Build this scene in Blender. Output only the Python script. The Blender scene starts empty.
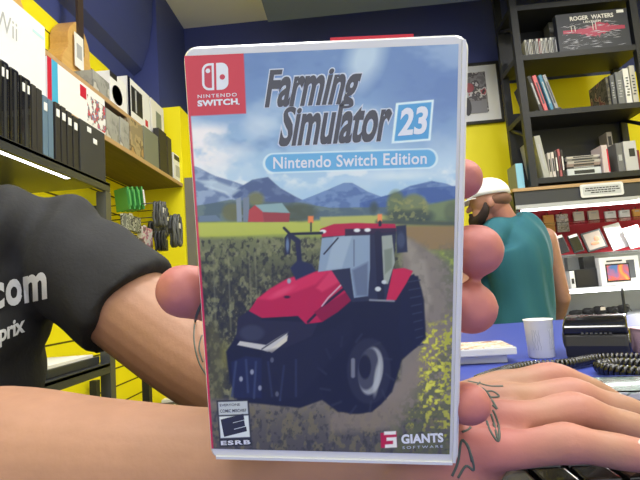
import bpy, bmesh, math, random
import numpy as np
from mathutils import Vector, Matrix, Quaternion, noise
from mathutils.bvhtree import BVHTree
R_ = math.radians
random.seed(7)
SC = bpy.context.scene
COL = SC.collection
# ---------------------------------------------------------------- camera
FPX = 480.0
PIT, ROL, YAW = R_(6), R_(4.2), R_(3)
C = Vector((0, 0, 1.16))
F = Vector((-math.sin(YAW)*math.cos(PIT), math.cos(YAW)*math.cos(PIT), math.sin(PIT)))
R0 = Vector((math.cos(YAW), math.sin(YAW), 0)); U0 = R0.cross(F)
RX = R0*math.cos(ROL) - U0*math.sin(ROL)
UX = U0*math.cos(ROL) + R0*math.sin(ROL)
cd = bpy.data.cameras.new('camera'); cam = bpy.data.objects.new('camera', cd); COL.objects.link(cam)
M = Matrix((RX, UX, -F)).transposed().to_4x4(); M.translation = C
cam.matrix_world = M
cd.sensor_width = 36; cd.lens = 36*FPX/640; cd.clip_start = 0.02
SC.camera = cam
def ray(x, y): return F + RX*((x-320)/FPX) - UX*((y-240)/FPX)
def at(x, y, d): return C + ray(x, y)*d
def onX(x, y, X): r = ray(x, y); return C + r*((X-C.x)/r.x)
def onY(x, y, Y): r = ray(x, y); return C + r*((Y-C.y)/r.y)
def onZ(x, y, Z): r = ray(x, y); return C + r*((Z-C.z)/r.z)
# ---------------------------------------------------------------- materials
def lin(c):
    return tuple(((v/255)/12.92 if v/255 <= .04045 else ((v/255+.055)/1.055)**2.4) for v in c)
MATS = {}
def mat(name, rgb, rough=.5, metal=0, coat=0, trans=0, emit=0, var=0, vs=20, bump=0, bs=60, spec=.5, alpha=1, sss=0, rgb2=None):
    if name in MATS: return MATS[name]
    m = bpy.data.materials.new(name); m.use_nodes = True; MATS[name] = m
    nt = m.node_tree; b = nt.nodes['Principled BSDF']; c = lin(rgb)
    b.inputs['Base Color'].default_value = (*c, 1)
    b.inputs['Roughness'].default_value = rough; b.inputs['Metallic'].default_value = metal
    b.inputs['Coat Weight'].default_value = coat; b.inputs['Transmission Weight'].default_value = trans
    b.inputs['Specular IOR Level'].default_value = spec; b.inputs['Alpha'].default_value = alpha
    if sss:
        b.inputs['Subsurface Weight'].default_value = sss
        b.inputs['Subsurface Radius'].default_value = (.01, .004, .002); b.inputs['Subsurface Scale'].default_value = 1
    if emit:
        b.inputs['Emission Color'].default_value = (*c, 1); b.inputs['Emission Strength'].default_value = emit
    tc = nt.nodes.new('ShaderNodeTexCoord')
    if var:
        n = nt.nodes.new('ShaderNodeTexNoise'); n.inputs['Scale'].default_value = vs; n.inputs['Detail'].default_value = 5
        nt.links.new(tc.outputs['Object'], n.inputs['Vector'])
        r = nt.nodes.new('ShaderNodeValToRGB'); r.color_ramp.elements[0].position = .3; r.color_ramp.elements[1].position = .7
        d = lin(rgb2) if rgb2 else tuple(v*(1-var) for v in c)
        u = c if rgb2 else tuple(min(1, v*(1+var)) for v in c)
        r.color_ramp.elements[0].color = (*d, 1); r.color_ramp.elements[1].color = (*u, 1)
        nt.links.new(n.outputs['Fac'], r.inputs['Fac']); nt.links.new(r.outputs['Color'], b.inputs['Base Color'])
    if bump:
        n = nt.nodes.new('ShaderNodeTexNoise'); n.inputs['Scale'].default_value = bs; n.inputs['Detail'].default_value = 4
        nt.links.new(tc.outputs['Object'], n.inputs['Vector'])
        bp = nt.nodes.new('ShaderNodeBump'); bp.inputs['Strength'].default_value = bump; bp.inputs['Distance'].default_value = .002
        nt.links.new(n.outputs['Fac'], bp.inputs['Height']); nt.links.new(bp.outputs['Normal'], b.inputs['Normal'])
    return m
def mat_slat(name, rgb, groove, pitch=.1):
    m = mat(name, rgb, .45, coat=.2); nt = m.node_tree; b = nt.nodes['Principled BSDF']
    tc = nt.nodes.new('ShaderNodeTexCoord'); s = nt.nodes.new('ShaderNodeSeparateXYZ'); nt.links.new(tc.outputs['Object'], s.inputs[0])
    d = nt.nodes.new('ShaderNodeMath'); d.operation = 'DIVIDE'; d.inputs[1].default_value = pitch; nt.links.new(s.outputs['Z'], d.inputs[0])
    fr = nt.nodes.new('ShaderNodeMath'); fr.operation = 'FRACT'; nt.links.new(d.outputs[0], fr.inputs[0])
    lt = nt.nodes.new('ShaderNodeMath'); lt.operation = 'LESS_THAN'; lt.inputs[1].default_value = .09; nt.links.new(fr.outputs[0], lt.inputs[0])
    mx = nt.nodes.new('ShaderNodeMix'); mx.data_type = 'RGBA'; mx.inputs[6].default_value = (*lin(rgb), 1); mx.inputs[7].default_value = (*lin(groove), 1)
    nt.links.new(lt.outputs[0], mx.inputs[0]); nt.links.new(mx.outputs[2], b.inputs['Base Color'])
    return m
def mat_wood(name, a, c2, rough=.5):
    m = mat(name, a, rough); nt = m.node_tree; b = nt.nodes['Principled BSDF']
    tc = nt.nodes.new('ShaderNodeTexCoord'); mp = nt.nodes.new('ShaderNodeMapping'); mp.inputs['Scale'].default_value = (18, 1.5, 18)
    nt.links.new(tc.outputs['Object'], mp.inputs[0]); n = nt.nodes.new('ShaderNodeTexNoise'); n.inputs['Scale'].default_value = 4; n.inputs['Detail'].default_value = 6
    nt.links.new(mp.outputs[0], n.inputs['Vector']); r = nt.nodes.new('ShaderNodeValToRGB')
    r.color_ramp.elements[0].color = (*lin(a), 1); r.color_ramp.elements[1].color = (*lin(c2), 1); r.color_ramp.elements[0].position = .35; r.color_ramp.elements[1].position = .65
    nt.links.new(n.outputs['Fac'], r.inputs['Fac']); nt.links.new(r.outputs['Color'], b.inputs['Base Color'])
    return m
def mat_attr(name, rough=.4, coat=0, attr='paint', sss=0, bump=0):
    m = mat(name, (128, 128, 128), rough, coat=coat, sss=sss, bump=bump, bs=220); nt = m.node_tree
    a = nt.nodes.new('ShaderNodeAttribute'); a.attribute_name = attr
    nt.links.new(a.outputs['Color'], nt.nodes['Principled BSDF'].inputs['Base Color'])
    return m
# ---------------------------------------------------------------- mesh builder
class MB:
    def __init__(s): s.v = []; s.f = []; s.m = []; s.sm = []
    def add(s, vs, fs, mi=0, sm=False, T=None):
        o = len(s.v); s.v += [tuple(T @ Vector(v)) if T else tuple(v) for v in vs]
        s.f += [tuple(i+o for i in f) for f in fs]; s.m += [mi]*len(fs); s.sm += [sm]*len(fs); return s
    def box(s, c, d, mi=0, rot=None, bev=0, T=None):
        c = Vector(c); h = Vector(d)/2
        if bev:
            bm = bmesh.new(); bmesh.ops.create_cube(bm, size=1); bmesh.ops.scale(bm, vec=d, verts=bm.verts)
            bmesh.ops.bevel(bm, geom=bm.edges[:], offset=bev, segments=2, affect='EDGES', profile=.6)
            vs = [v.co.copy() for v in bm.verts]; fs = [[v.index for v in f.verts] for f in bm.faces]; bm.free()
        else:
            vs = [Vector((x*h.x, y*h.y, z*h.z)) for x in (-1, 1) for y in (-1, 1) for z in (-1, 1)]
            fs = [(0, 1, 3, 2), (4, 6, 7, 5), (0, 4, 5, 1), (2, 3, 7, 6), (0, 2, 6, 4), (1, 5, 7, 3)]
        if rot: vs = [rot @ v for v in vs]
        return s.add([v+c for v in vs], fs, mi, False, T)
    def quad(s, a, b, c, d, mi=0): return s.add([a, b, c, d], [(0, 1, 2, 3)], mi)
    def prism(s, poly, y0, y1, mi=0, axis='y', T=None):    # polygon in (u,v) extruded along an axis
        n = len(poly)
        mk = {'y': lambda u, v, w: (u, w, v), 'x': lambda u, v, w: (w, u, v), 'z': lambda u, v, w: (u, v, w)}[axis]
        vs = [mk(u, v, y0) for u, v in poly] + [mk(u, v, y1) for u, v in poly]
        fs = [tuple(range(n)), tuple(range(2*n-1, n-1, -1))] + [(i, i+n, (i+1) % n+n, (i+1) % n) for i in range(n)]
        return s.add(vs, fs, mi, False, T)
    def tube(s, pts, r, mi=0, n=10, closed=False):
        pts = [Vector(p) for p in pts]; rs = r if isinstance(r, (list, tuple)) else [r]*len(pts)
        vs, fs = [], []; up = None
        for i, p in enumerate(pts):
            t = (pts[min(i+1, len(pts)-1)] - pts[max(i-1, 0)]).normalized()
            if up is None: up = t.orthogonal().normalized()
            up = (up - t*up.dot(t)).normalized(); sd = t.cross(up)
            vs += [p + (up*math.cos(a)+sd*math.sin(a))*rs[i] for a in [2*math.pi*k/n for k in range(n)]]
        for i in range(len(pts)-1):
            for k in range(n): fs.append((i*n+k, i*n+(k+1) % n, (i+1)*n+(k+1) % n, (i+1)*n+k))
        fs += [tuple(range(n-1, -1, -1)), tuple((len(pts)-1)*n+k for k in range(n))]
        return s.add(vs, fs, mi, True)
    def lathe(s, prof, c=(0, 0, 0), mi=0, n=32, sm=True):
        c = Vector(c); vs = [c+Vector((r*math.cos(2*math.pi*k/n), r*math.sin(2*math.pi*k/n), z)) for r, z in prof for k in range(n)]
        fs = [(i*n+k, i*n+(k+1) % n, (i+1)*n+(k+1) % n, (i+1)*n+k) for i in range(len(prof)-1) for k in range(n)]
        fs += [tuple(range(n-1, -1, -1)), tuple((len(prof)-1)*n+k for k in range(n))]
        return s.add(vs, fs, mi, sm)
    def ball(s, c, r, mi=0, n=16, rot=None):
        c = Vector(c); r = Vector(r) if not isinstance(r, (int, float)) else Vector((r, r, r)); vs = []; fs = []
        for i in range(1, n//2):
            th = math.pi*i/(n//2)
            for k in range(n): ph = 2*math.pi*k/n; vs.append(Vector((r.x*math.sin(th)*math.cos(ph), r.y*math.sin(th)*math.sin(ph), r.z*math.cos(th))))
        q = n//2-1; fs = [(i*n+k, (i+1)*n+k, (i+1)*n+(k+1) % n, i*n+(k+1) % n) for i in range(q-1) for k in range(n)]
        vs += [Vector((0, 0, r.z)), Vector((0, 0, -r.z))]
        fs += [(q*n, k, (k+1) % n) for k in range(n)] + [(q*n+1, (q-1)*n+(k+1) % n, (q-1)*n+k) for k in range(n)]
        if rot: vs = [rot @ v for v in vs]
        return s.add([v+c for v in vs], fs, mi, True)
    def build(s, name, mats, parent=None, origin=None, mod=None):
        me = bpy.data.meshes.new(name)
        o0 = Vector(origin) if origin is not None else Vector((0, 0, 0))
        me.from_pydata([tuple(Vector(v)-o0) for v in s.v], [], s.f)
        mats = mats if isinstance(mats, (list, tuple)) else [mats]
        for m in mats: me.materials.append(m)
        me.polygons.foreach_set('material_index', s.m); me.polygons.foreach_set('use_smooth', s.sm)
        bm = bmesh.new(); bm.from_mesh(me); bmesh.ops.recalc_face_normals(bm, faces=bm.faces); bm.to_mesh(me); bm.free(); me.update()
        o = bpy.data.objects.new(name, me); COL.objects.link(o)
        if parent: o.parent = parent
        elif origin is not None: o.location = o0
        return o
def tag(o, label=None, cat=None, group=None, kind=None):
    if label: o['label'] = label
    if cat: o['category'] = cat
    if group: o['group'] = group
    if kind: o['kind'] = kind
    return o
def thing(name, loc, label, cat, group=None, rz=0, mw=None):
    o = bpy.data.objects.new(name, None); COL.objects.link(o); o.empty_display_size = .05
    if mw is not None: o.matrix_world = mw
    else: o.location = loc; o.rotation_euler = (0, 0, rz)
    return tag(o, label, cat, group)
def copy_tree(o, parent=None):
    c = o.copy(); COL.objects.link(c); c.parent = parent
    for ch in list(o.children): copy_tree(ch, c)
    return c
def text_mesh(body, bold=0.0, shear=0.0, spacing=1.0):
    cu = bpy.data.curves.new('t', 'FONT'); cu.body = body; cu.offset = bold; cu.shear = shear; cu.space_character = spacing; cu.resolution_u = 4
    o = bpy.data.objects.new('t', cu); COL.objects.link(o); bpy.context.view_layer.update()
    me = bpy.data.meshes.new_from_object(o.evaluated_get(bpy.context.evaluated_depsgraph_get()))
    vs = [v.co.copy() for v in me.vertices]; fs = [tuple(p.vertices) for p in me.polygons]
    bpy.data.objects.remove(o); bpy.data.meshes.remove(me); bpy.data.curves.remove(cu)
    return vs, fs
_tc = {}
def text_uv(body, bold=0, ref=None, spacing=1.0):
    """text vertices normalised to the unit square of the un-thickened lettering"""
    key = (body, spacing)
    if key not in _tc:
        v0, _ = text_mesh(body, 0, 0, spacing)
        _tc[key] = (min(v.x for v in v0), max(v.x for v in v0), min(v.y for v in v0), max(v.y for v in v0))
    x0, x1, y0, y1 = _tc[key]
    vs, fs = text_mesh(body, bold, 0, spacing)
    return [((v.x-x0)/(x1-x0), (v.y-y0)/(y1-y0)) for v in vs], fs
def text_onto(mb, body, fn, mi=0, bold=0, spacing=1.0):
    uv, fs = text_uv(body, bold, spacing=spacing)
    return mb.add([fn(u, v) for u, v in uv], fs, mi)
def bil(a, b, c, d):      # a bottom-left, b bottom-right, c top-right, d top-left
    a, b, c, d = map(Vector, (a, b, c, d))
    return lambda u, v: (a*(1-u)+b*u)*(1-v) + (d*(1-u)+c*u)*v
# ---------------------------------------------------------------- organic bodies
def catmull(P, n):
    out = []
    for i in range(len(P)-1):
        p0, p1, p2, p3 = P[max(i-1, 0)], P[i], P[i+1], P[min(i+2, len(P)-1)]
        for k in range(n):
            t = k/n
            out.append([.5*((2*b)+(-a+c)*t+(2*a-5*b+4*c-d)*t*t+(-a+3*b-3*c+d)*t**3) for a, b, c, d in zip(p0, p1, p2, p3)])
    out.append(list(P[-1])); return out
def limb(mb, pts, up=None, n=20, sub=6, cap0=True, cap1=True):
    """pts: (position, a[, b]); a across, b along 'up'.  A closed tapering tube with round ends."""
    P = []
    for q in pts:
        a = q[1]; b = q[2] if len(q) > 2 else a
        P.append([*q[0], a, b])
    Q = catmull(P, sub)
    pos = [Vector(q[:3]) for q in Q]; ra = [q[3] for q in Q]; rb = [q[4] for q in Q]
    def tang(i): return (pos[min(i+1, len(pos)-1)]-pos[max(i-1, 0)]).normalized()
    rows = []
    t0, t1 = tang(0), tang(len(pos)-1)
    if cap0:
        for k in (1, 2, 3):
            a = k/4*math.pi/2; s = math.cos(math.pi/2-a) if False else math.sin(a)
            rows.append((pos[0]-t0*math.cos(a)*min(ra[0], rb[0]), ra[0]*s, rb[0]*s, t0))
    for i in range(len(pos)): rows.append((pos[i], ra[i], rb[i], tang(i)))
    if cap1:
        for k in (3, 2, 1):
            a = k/4*math.pi/2; s = math.sin(a)
            rows.append((pos[-1]+t1*math.cos(a)*min(ra[-1], rb[-1]), ra[-1]*s, rb[-1]*s, t1))
    vs, fs = [], []; u = Vector(up) if up is not None else t0.orthogonal()
    for p, a, b, t in rows:
        uu = (u - t*u.dot(t)).normalized()
        if up is None: u = uu
        s = t.cross(uu)
        vs += [p + s*(a*math.cos(th)) + uu*(b*math.sin(th)) for th in [2*math.pi*k/n for k in range(n)]]
    for i in range(len(rows)-1):
        for k in range(n): fs.append((i*n+k, i*n+(k+1) % n, (i+1)*n+(k+1) % n, (i+1)*n+k))
    fs += [tuple(range(n-1, -1, -1)), tuple((len(rows)-1)*n+k for k in range(n))]
    mb.add(vs, fs, 0, True)
def fuse(mb, name, m, voxel, smooth=6, parent=None, fac=.5):
    o = mb.build(name, m)
    md = o.modifiers.new('r', 'REMESH'); md.mode = 'VOXEL'; md.voxel_size = voxel; md.use_smooth_shade = True
    sm = o.modifiers.new('s', 'SMOOTH'); sm.iterations = smooth; sm.factor = fac
    bpy.context.view_layer.update()
    me = bpy.data.meshes.new_from_object(o.evaluated_get(bpy.context.evaluated_depsgraph_get()))
    o.modifiers.clear(); old = o.data; o.data = me; bpy.data.meshes.remove(old); me.name = name
    if not me.materials: me.materials.append(m)
    me.polygons.foreach_set('use_smooth', [True]*len(me.polygons))
    if parent: o.parent = parent
    return o
def set_attr(o, fn):
    me = o.data; a = me.color_attributes.new('paint', 'FLOAT_COLOR', 'POINT')
    n = len(me.vertices); co = np.empty(n*3); me.vertices.foreach_get('co', co); co = co.reshape(n, 3)
    a.data.foreach_set('color', fn(co).astype(np.float32).ravel())
def bvh_of(o):
    return BVHTree.FromPolygons([v.co for v in o.data.vertices], [tuple(p.vertices) for p in o.data.polygons])
# ================================================================ THE SETTING
YEL = (250, 236, 22)
m_yel = mat('yellow_paint', YEL, .5, bump=.1)
m_slat = mat_slat('yellow_slat_panel', YEL, (60, 50, 10))
m_blue = mat('blue_paint', (60, 70, 132), .55, bump=.1)
m_bluel = mat('blue_beam_paint', (82, 98, 162), .5)
m_ceil = mat('grey_ceiling', (238, 238, 236), .8)
m_floor = mat('floor_vinyl', (120, 116, 112), .4, var=.15, vs=3)
m_black = mat('black_paint', (34, 34, 38), .5)
m_blackg = mat('black_gloss', (18, 18, 21), .18, coat=.5)
m_dgrey = mat('dark_grey_metal', (62, 64, 68), .4, metal=.4)
m_grey = mat('grey_metal', (110, 112, 114), .4, metal=.3)
m_white = mat('white_card', (235, 236, 240), .45)
m_paper = mat('white_paper', (228, 226, 222), .7)
m_lamp = mat('lamp_glow', (255, 252, 245), .5, emit=9)
m_tan = mat('tan_edge', (186, 152, 110), .5)
def struct(mb, name, m): o = mb.build(name, m); o['kind'] = 'structure'; return o
CEIL = 3.39; YT = 2.60; YTB = 2.66
struct(MB().box((1.0, 1.1, -.05), (5.2, 5.4, .1)), 'floor', m_floor)
struct(MB().box((1.0, 1.1, CEIL+.05), (5.2, 5.4, .1)), 'ceiling', m_ceil)
w = MB().box((-1.41, 1.1, YT/2), (.1, 5.2, YT)).box((-1.41, 1.1, (YT+CEIL)/2), (.1, 5.2, CEIL-YT), 1)
# pilaster near the far end of the left wall
w.box((-1.205, 3.4, 2.475/2), (.31, .6, 2.475), 2).box((-1.275, 3.4, (2.475+CEIL)/2), (.17, .6, CEIL-2.475), 1)
struct(w, 'wall_left', [m_slat, m_blue, m_yel])
w = MB().box((1.0, 3.75, YTB/2), (4.9, .1, YTB)).box((1.0, 3.75, (YTB+CEIL)/2), (4.9, .1, CEIL-YTB), 1)
struct(w, 'wall_back', [m_yel, m_blue])
struct(MB().box((3.5, 1.1, CEIL/2), (.1, 5.4, CEIL)), 'wall_right', m_yel)
# blue bulkhead beam below the ceiling, right of the grey ceiling field
a = onY(268, 22, 3.2)
struct(MB().box(((a.x+3.45)/2, 2.9, (a.z+CEIL)/2), (3.45-a.x, .6, CEIL-a.z)), 'trim_1', m_bluel)
# grey post where the shelf wall ends
struct(MB().box((-1.018, 3.22, .99), (.06, .2, 1.98)), 'trim_2', mat('grey_post', (120, 118, 112), .5))
# blue curved bulkhead over the left wall
cv = [(-1.36, CEIL)] + [(-1.36+.16*math.sin(t)*1.0, CEIL-.05-.45*(1-math.cos(t))) for t in [i/10*math.pi/2 for i in range(11)]][::-1]
b = MB(); b.prism([(-1.36, 2.72), (-1.30, 2.76), (-1.25, 2.9), (-1.215, 3.1), (-1.20, 3.389), (-1.36, 3.389)], .6, 3.09)
struct(b, 'trim_3', m_blue)
# ceiling light panels
for i, (x, y) in enumerate([(-.3, .2), (1.2, .4), (.2, 1.9), (2.3, 1.4), (-.4, -1.1), (1.3, -1.1)]):
    r = thing('ceiling_light', (x, y, CEIL), ['flat white ceiling panel light above the shop assistant', 'flat white ceiling panel light above the right end of the counter', 'flat white ceiling panel light over the customer side', 'flat white ceiling panel light in front of the display cabinet', 'flat white ceiling panel light behind the camera, left', 'flat white ceiling panel light behind the camera, right'][i], 'ceiling light', 'ceiling panel lights')
    MB().box((0, 0, -.01), (.64, .64, .02)).build('frame', m_white, r)
    MB().box((0, 0, -.022), (.58, .58, .006)).build('diffuser', m_lamp, r)
def area(loc, rot, size, power, col=(1, .98, .95)):
    l = bpy.data.lights.new('area_light', 'AREA'); l.shape = 'SQUARE'; l.size = size; l.energy = power; l.color = col
    o = bpy.data.objects.new('area_light', l); COL.objects.link(o); o.location = loc; o.rotation_euler = rot
for x, y in [(-.3, .2), (1.2, .4), (.2, 1.9), (2.3, 1.4), (-.4, -1.1), (1.3, -1.1)]:
    area((x, y, CEIL-.03), (0, 0, 0), .56, 19 if y > 0 else 7)
W = bpy.data.worlds.new('world'); SC.world = W; W.use_nodes = True
W.node_tree.nodes['Background'].inputs[0].default_value = (.97, .985, 1.0, 1); W.node_tree.nodes['Background'].inputs[1].default_value = 1.0
SC.view_settings.view_transform = 'Standard'; SC.view_settings.look = 'None'; SC.view_settings.gamma = 1; SC.view_settings.use_curve_mapping = False
SC.view_settings.exposure = 0.2
# ================================================================ COUNTER
m_ctr = mat('blue_counter_laminate', (54, 70, 158), .5)
m_ctrb = mat('counter_body', (60, 62, 70), .6)
r = thing('shop_counter', (.4, .9, 0), 'long blue laminate shop counter the cup and cases stand on', 'counter')
t = MB()
L_ = [(-.75, -.25), (1.75, -.25), (1.75, 1.72), (.05, 1.72), (.05, .31), (-.75, .31)]
t.prism([(x-.4, y-.9) for x, y in L_], .965, 1.0, axis='z'); t.build('worktop', m_ctr, r)
L2 = [(-.71, -.2), (1.7, -.2), (1.7, 1.67), (.1, 1.67), (.1, .12), (-.71, .12)]
t = MB(); t.prism([(x-.4, y-.9) for x, y in L2], 0, .965, axis='z'); t.build('base', m_ctrb, r)
# ================================================================ GAME CASE
rv = Vector((.1691, -.08, .0186)); RC = Quaternion(rv.normalized(), rv.length).to_matrix()
MC = M @ Matrix.Translation((.003, -.0109, -.1898)) @ RC.to_4x4()     # local x right, y up, z towards the camera
case = thing('game_case', None, 'clear plastic video game case with a red tractor cover, held up by the shop assistant', 'game case', mw=MC)
def rrect(w, h, r, n=6, cx=0, cy=0):
    return [(cx+sx*(w/2-r)+r*math.cos(a0+k/n*math.pi/2), cy+sy*(h/2-r)+r*math.sin(a0+k/n*math.pi/2)) for sx, sy, a0 in ((1, 1, 0), (-1, 1, math.pi/2), (-1, -1, math.pi), (1, -1, -math.pi/2)) for k in range(n+1)]
m_shell = mat('milky_clear_plastic', (226, 228, 232), .25, trans=.14, coat=.4)
b = MB(); o_ = rrect(.105, .170, .005); i_ = rrect(.1035, .1685, .0045); n = len(o_)
vs = []
for ring, z in ((i_, -.0108), (o_, -.0100), (o_, -.0006), (i_, .0002)): vs += [(x, y, z) for x, y in ring]
fs = [(k*n+i, k*n+(i+1) % n, (k+1)*n+(i+1) % n, (k+1)*n+i) for k in range(3) for i in range(n)] + [tuple(range(n-1, -1, -1)), tuple(3*n+i for i in range(n))]
b.add(vs, fs); b.build('case_shell', m_shell, case)
b = MB()   # raised clear rim round the right, top and bottom edges
b.box((.0507, 0, .0006), (.0012, .166, .0010)).box((0, -.0834, .0006), (.1, .0012, .0010))
b.build('rim', m_shell, case)
MCi = MC.inverted()
def c2(px, py, z=.0004):
    o = MCi @ C; d = (MCi.to_3x3() @ ray(px, py)); k = (z-o.z)/d.z; p = o+d*k; return (p.x, p.y, z)
b = MB(); p = c2(330, 38); q = c2(414, 34.5)
b.box(((p[0]+q[0])/2, .0856, -.004), (q[0]-p[0], .0012, .006)); b.build('red_seal', mat('red_sticker', (205, 40, 60), .4), case)['label'] = 'thin red seal strip on the top edge'
# ---- the printed insert: a finely divided sheet with a colour for every vertex
corn = [c2(184.5, 56), c2(457.5, 44), c2(450.5, 453.5), c2(211.5, 449.5)]
xl = sum(c[0] for c in (corn[0], corn[3]))/2; xr = sum(c[0] for c in corn[1:3])/2; yt = sum(c[1] for c in corn[:2])/2; yb = sum(c[1] for c in corn[2:])/2
NX, NY = 380, 590
gx, gy = np.meshgrid(np.linspace(xl, xr, NX), np.linspace(yb, yt, NY))
mci = np.array(MC)
P3 = np.stack([gx, gy, np.full_like(gx, .0004), np.ones_like(gx)], -1) @ np.array(MC).T
V3 = P3[..., :3]-np.array(C); dd = V3 @ np.array(F)
PX = 320+FPX*(V3 @ np.array(RX))/dd; PY = 240-FPX*(V3 @ np.array(UX))/dd
IMG = np.zeros((NY, NX, 3))
def vnoise(x, y, seed=0):
    xi = np.floor(x).astype(int); yi = np.floor(y).astype(int); xf = x-xi; yf = y-yi
    xf = xf*xf*(3-2*xf); yf = yf*yf*(3-2*yf)
    def h(a, b_):
        n_ = (a*374761393 + b_*668265263 + seed*1442695041) & 0x7fffffff
        n_ = ((n_ ^ (n_ >> 13))*1274126177) & 0x7fffffff
        return ((n_ ^ (n_ >> 16)) & 0xffff)/65535.
    return (h(xi, yi)*(1-xf)+h(xi+1, yi)*xf)*(1-yf)+(h(xi, yi+1)*(1-xf)+h(xi+1, yi+1)*xf)*yf
def fbm(sx, sy, seed=0, o=4):
    return sum(vnoise(PX*sx*2**k+17*k, PY*sy*2**k+31*k, seed+k)*.5**k for k in range(o))/(2-.5**(o-1))
def sd_poly(pts):
    pts = np.array(pts, float); d = np.full(PX.shape, 1e18); s = np.ones(PX.shape); n_ = len(pts); j = n_-1
    for i in range(n_):
        ex, ey = pts[j]-pts[i]; wx, wy = PX-pts[i][0], PY-pts[i][1]
        t_ = np.clip((wx*ex+wy*ey)/(ex*ex+ey*ey+1e-12), 0, 1); d = np.minimum(d, (wx-ex*t_)**2+(wy-ey*t_)**2)
        c1 = PY >= pts[i][1]; c2_ = PY < pts[j][1]; c3 = ex*wy > ey*wx
        fl = (c1 & c2_ & c3) | (~c1 & ~c2_ & ~c3); s = np.where(fl, -s, s); j = i
    return s*np.sqrt(d)
def over(mask, col):
    global IMG
    col = np.array(col, float)/255 if not isinstance(col, np.ndarray) else col
    IMG = IMG*(1-mask[..., None]) + col*mask[..., None]
def poly(pts, col, soft=.8, op=1): over(np.clip(.5-sd_poly(pts)/soft, 0, 1)*op, col)
def ell(cx, cy, rx, ry, col, soft=1.0, op=1, ang=0):
    ca, sa = math.cos(R_(ang)), math.sin(R_(ang)); dx, dy = PX-cx, PY-cy; u = (dx*ca+dy*sa)/rx; v = (-dx*sa+dy*ca)/ry
    d = (np.sqrt(u*u+v*v)-1)*min(rx, ry); over(np.clip(.5-d/soft, 0, 1)*op, col)
def line(pts, w_, col, soft=.8, op=1):
    pts = np.array(pts, float); d = np.full(PX.shape, 1e18)
    for a_, b_ in zip(pts[:-1], pts[1:]):
        e = b_-a_; wx, wy = PX-a_[0], PY-a_[1]; t_ = np.clip((wx*e[0]+wy*e[1])/(e@e+1e-9), 0, 1)
        d = np.minimum(d, np.hypot(wx-e[0]*t_, wy-e[1]*t_))
    over(np.clip(.5-(d-w_/2)/soft, 0, 1)*op, col)
def mixc(a_, b_, t_): return (np.array(a_)/255.)*(1-t_[..., None]) + (np.array(b_)/255.)*t_[..., None]
ss = lambda a_, b_, x: np.clip((x-a_)/(b_-a_), 0, 1)**2*(3-2*np.clip((x-a_)/(b_-a_), 0, 1))
# sky
IMG[:] = mixc((98, 128, 182), (160, 190, 222), ss(50, 185, PY+(PX-320)*.05))
n1 = fbm(.022, .035, 3); over(ss(.5, .72, n1)*.55, (190, 206, 228)); over(ss(.42, .25, n1)*.35, (74, 104, 166))
ell(430, 95, 45, 45, (84, 112, 172), 50, .55); ell(365, 58, 16, 30, (225, 235, 242), 16, .6, 20); ell(250, 90, 30, 20, (86, 120, 178), 26, .4)
n2 = fbm(.05, .07, 9)
over(ss(.35, .62, n2)*ss(118, 132, PY)*ss(185, 160, PY)*ss(262, 205, PX), (228, 222, 232)); ell(205, 140, 16, 9, (232, 226, 234), 10, .6); ell(228, 152, 20, 8, (226, 224, 234), 9, .6); ell(258, 128, 14, 10, (205, 212, 230), 10, .5)
over(ss(.5, .7, n2)*ss(158, 170, PY)*ss(195, 180, PY)*.7, (224, 226, 236))
ell(400, 176, 30, 4, (214, 222, 234), 5, .6)
# mountains
nm = fbm(.09, .14, 21)
def mount(pts, a_, b_, s1=.45, s2=.65):
    poly(pts, a_, 1.2); m_ = np.clip(.5-sd_poly(pts)/1.2, 0, 1); over(m_*ss(s1, s2, nm), b_)
mount([(184, 162), (199, 168), (215, 176), (235, 182), (262, 192), (300, 202), (320, 214), (320, 232), (184, 232)], (98, 118, 160), (138, 156, 190))
mount([(232, 192), (252, 180), (268, 177), (280, 188), (296, 197), (312, 205), (312, 225), (232, 225)], (64, 84, 132), (88, 108, 152))
mount([(290, 205), (318, 194), (344, 183), (352, 183), (368, 192), (384, 198), (410, 186), (432, 181), (447, 184), (460, 190), (460, 225), (290, 225)], (76, 104, 160), (102, 130, 180))
mount([(360, 203), (395, 193), (420, 188), (460, 186), (460, 228), (360, 228)], (52, 84, 150), (70, 100, 160))
poly([(196, 180), (214, 180), (240, 190), (232, 196), (214, 190)], (190, 206, 224), 3, .7); line([(205, 186), (225, 192), (238, 203)], 2, (196, 208, 226), 2, .6)
mount([(196, 206), (230, 200), (300, 203), (330, 208), (460, 206), (460, 234), (196, 234)], (70, 92, 110), (92, 112, 118))
# fields
poly([(190, 222), (300, 221), (460, 214), (460, 300), (190, 300)], (140, 152, 72), 3)
poly([(190, 223), (330, 221), (330, 232), (190, 238)], (172, 178, 74), 2); poly([(320, 217), (380, 215), (460, 219), (460, 225), (320, 226)], (168, 170, 92), 2)
poly([(392, 212), (430, 204), (460, 198), (460, 222), (392, 222)], (104, 120, 84), 3)
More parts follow.
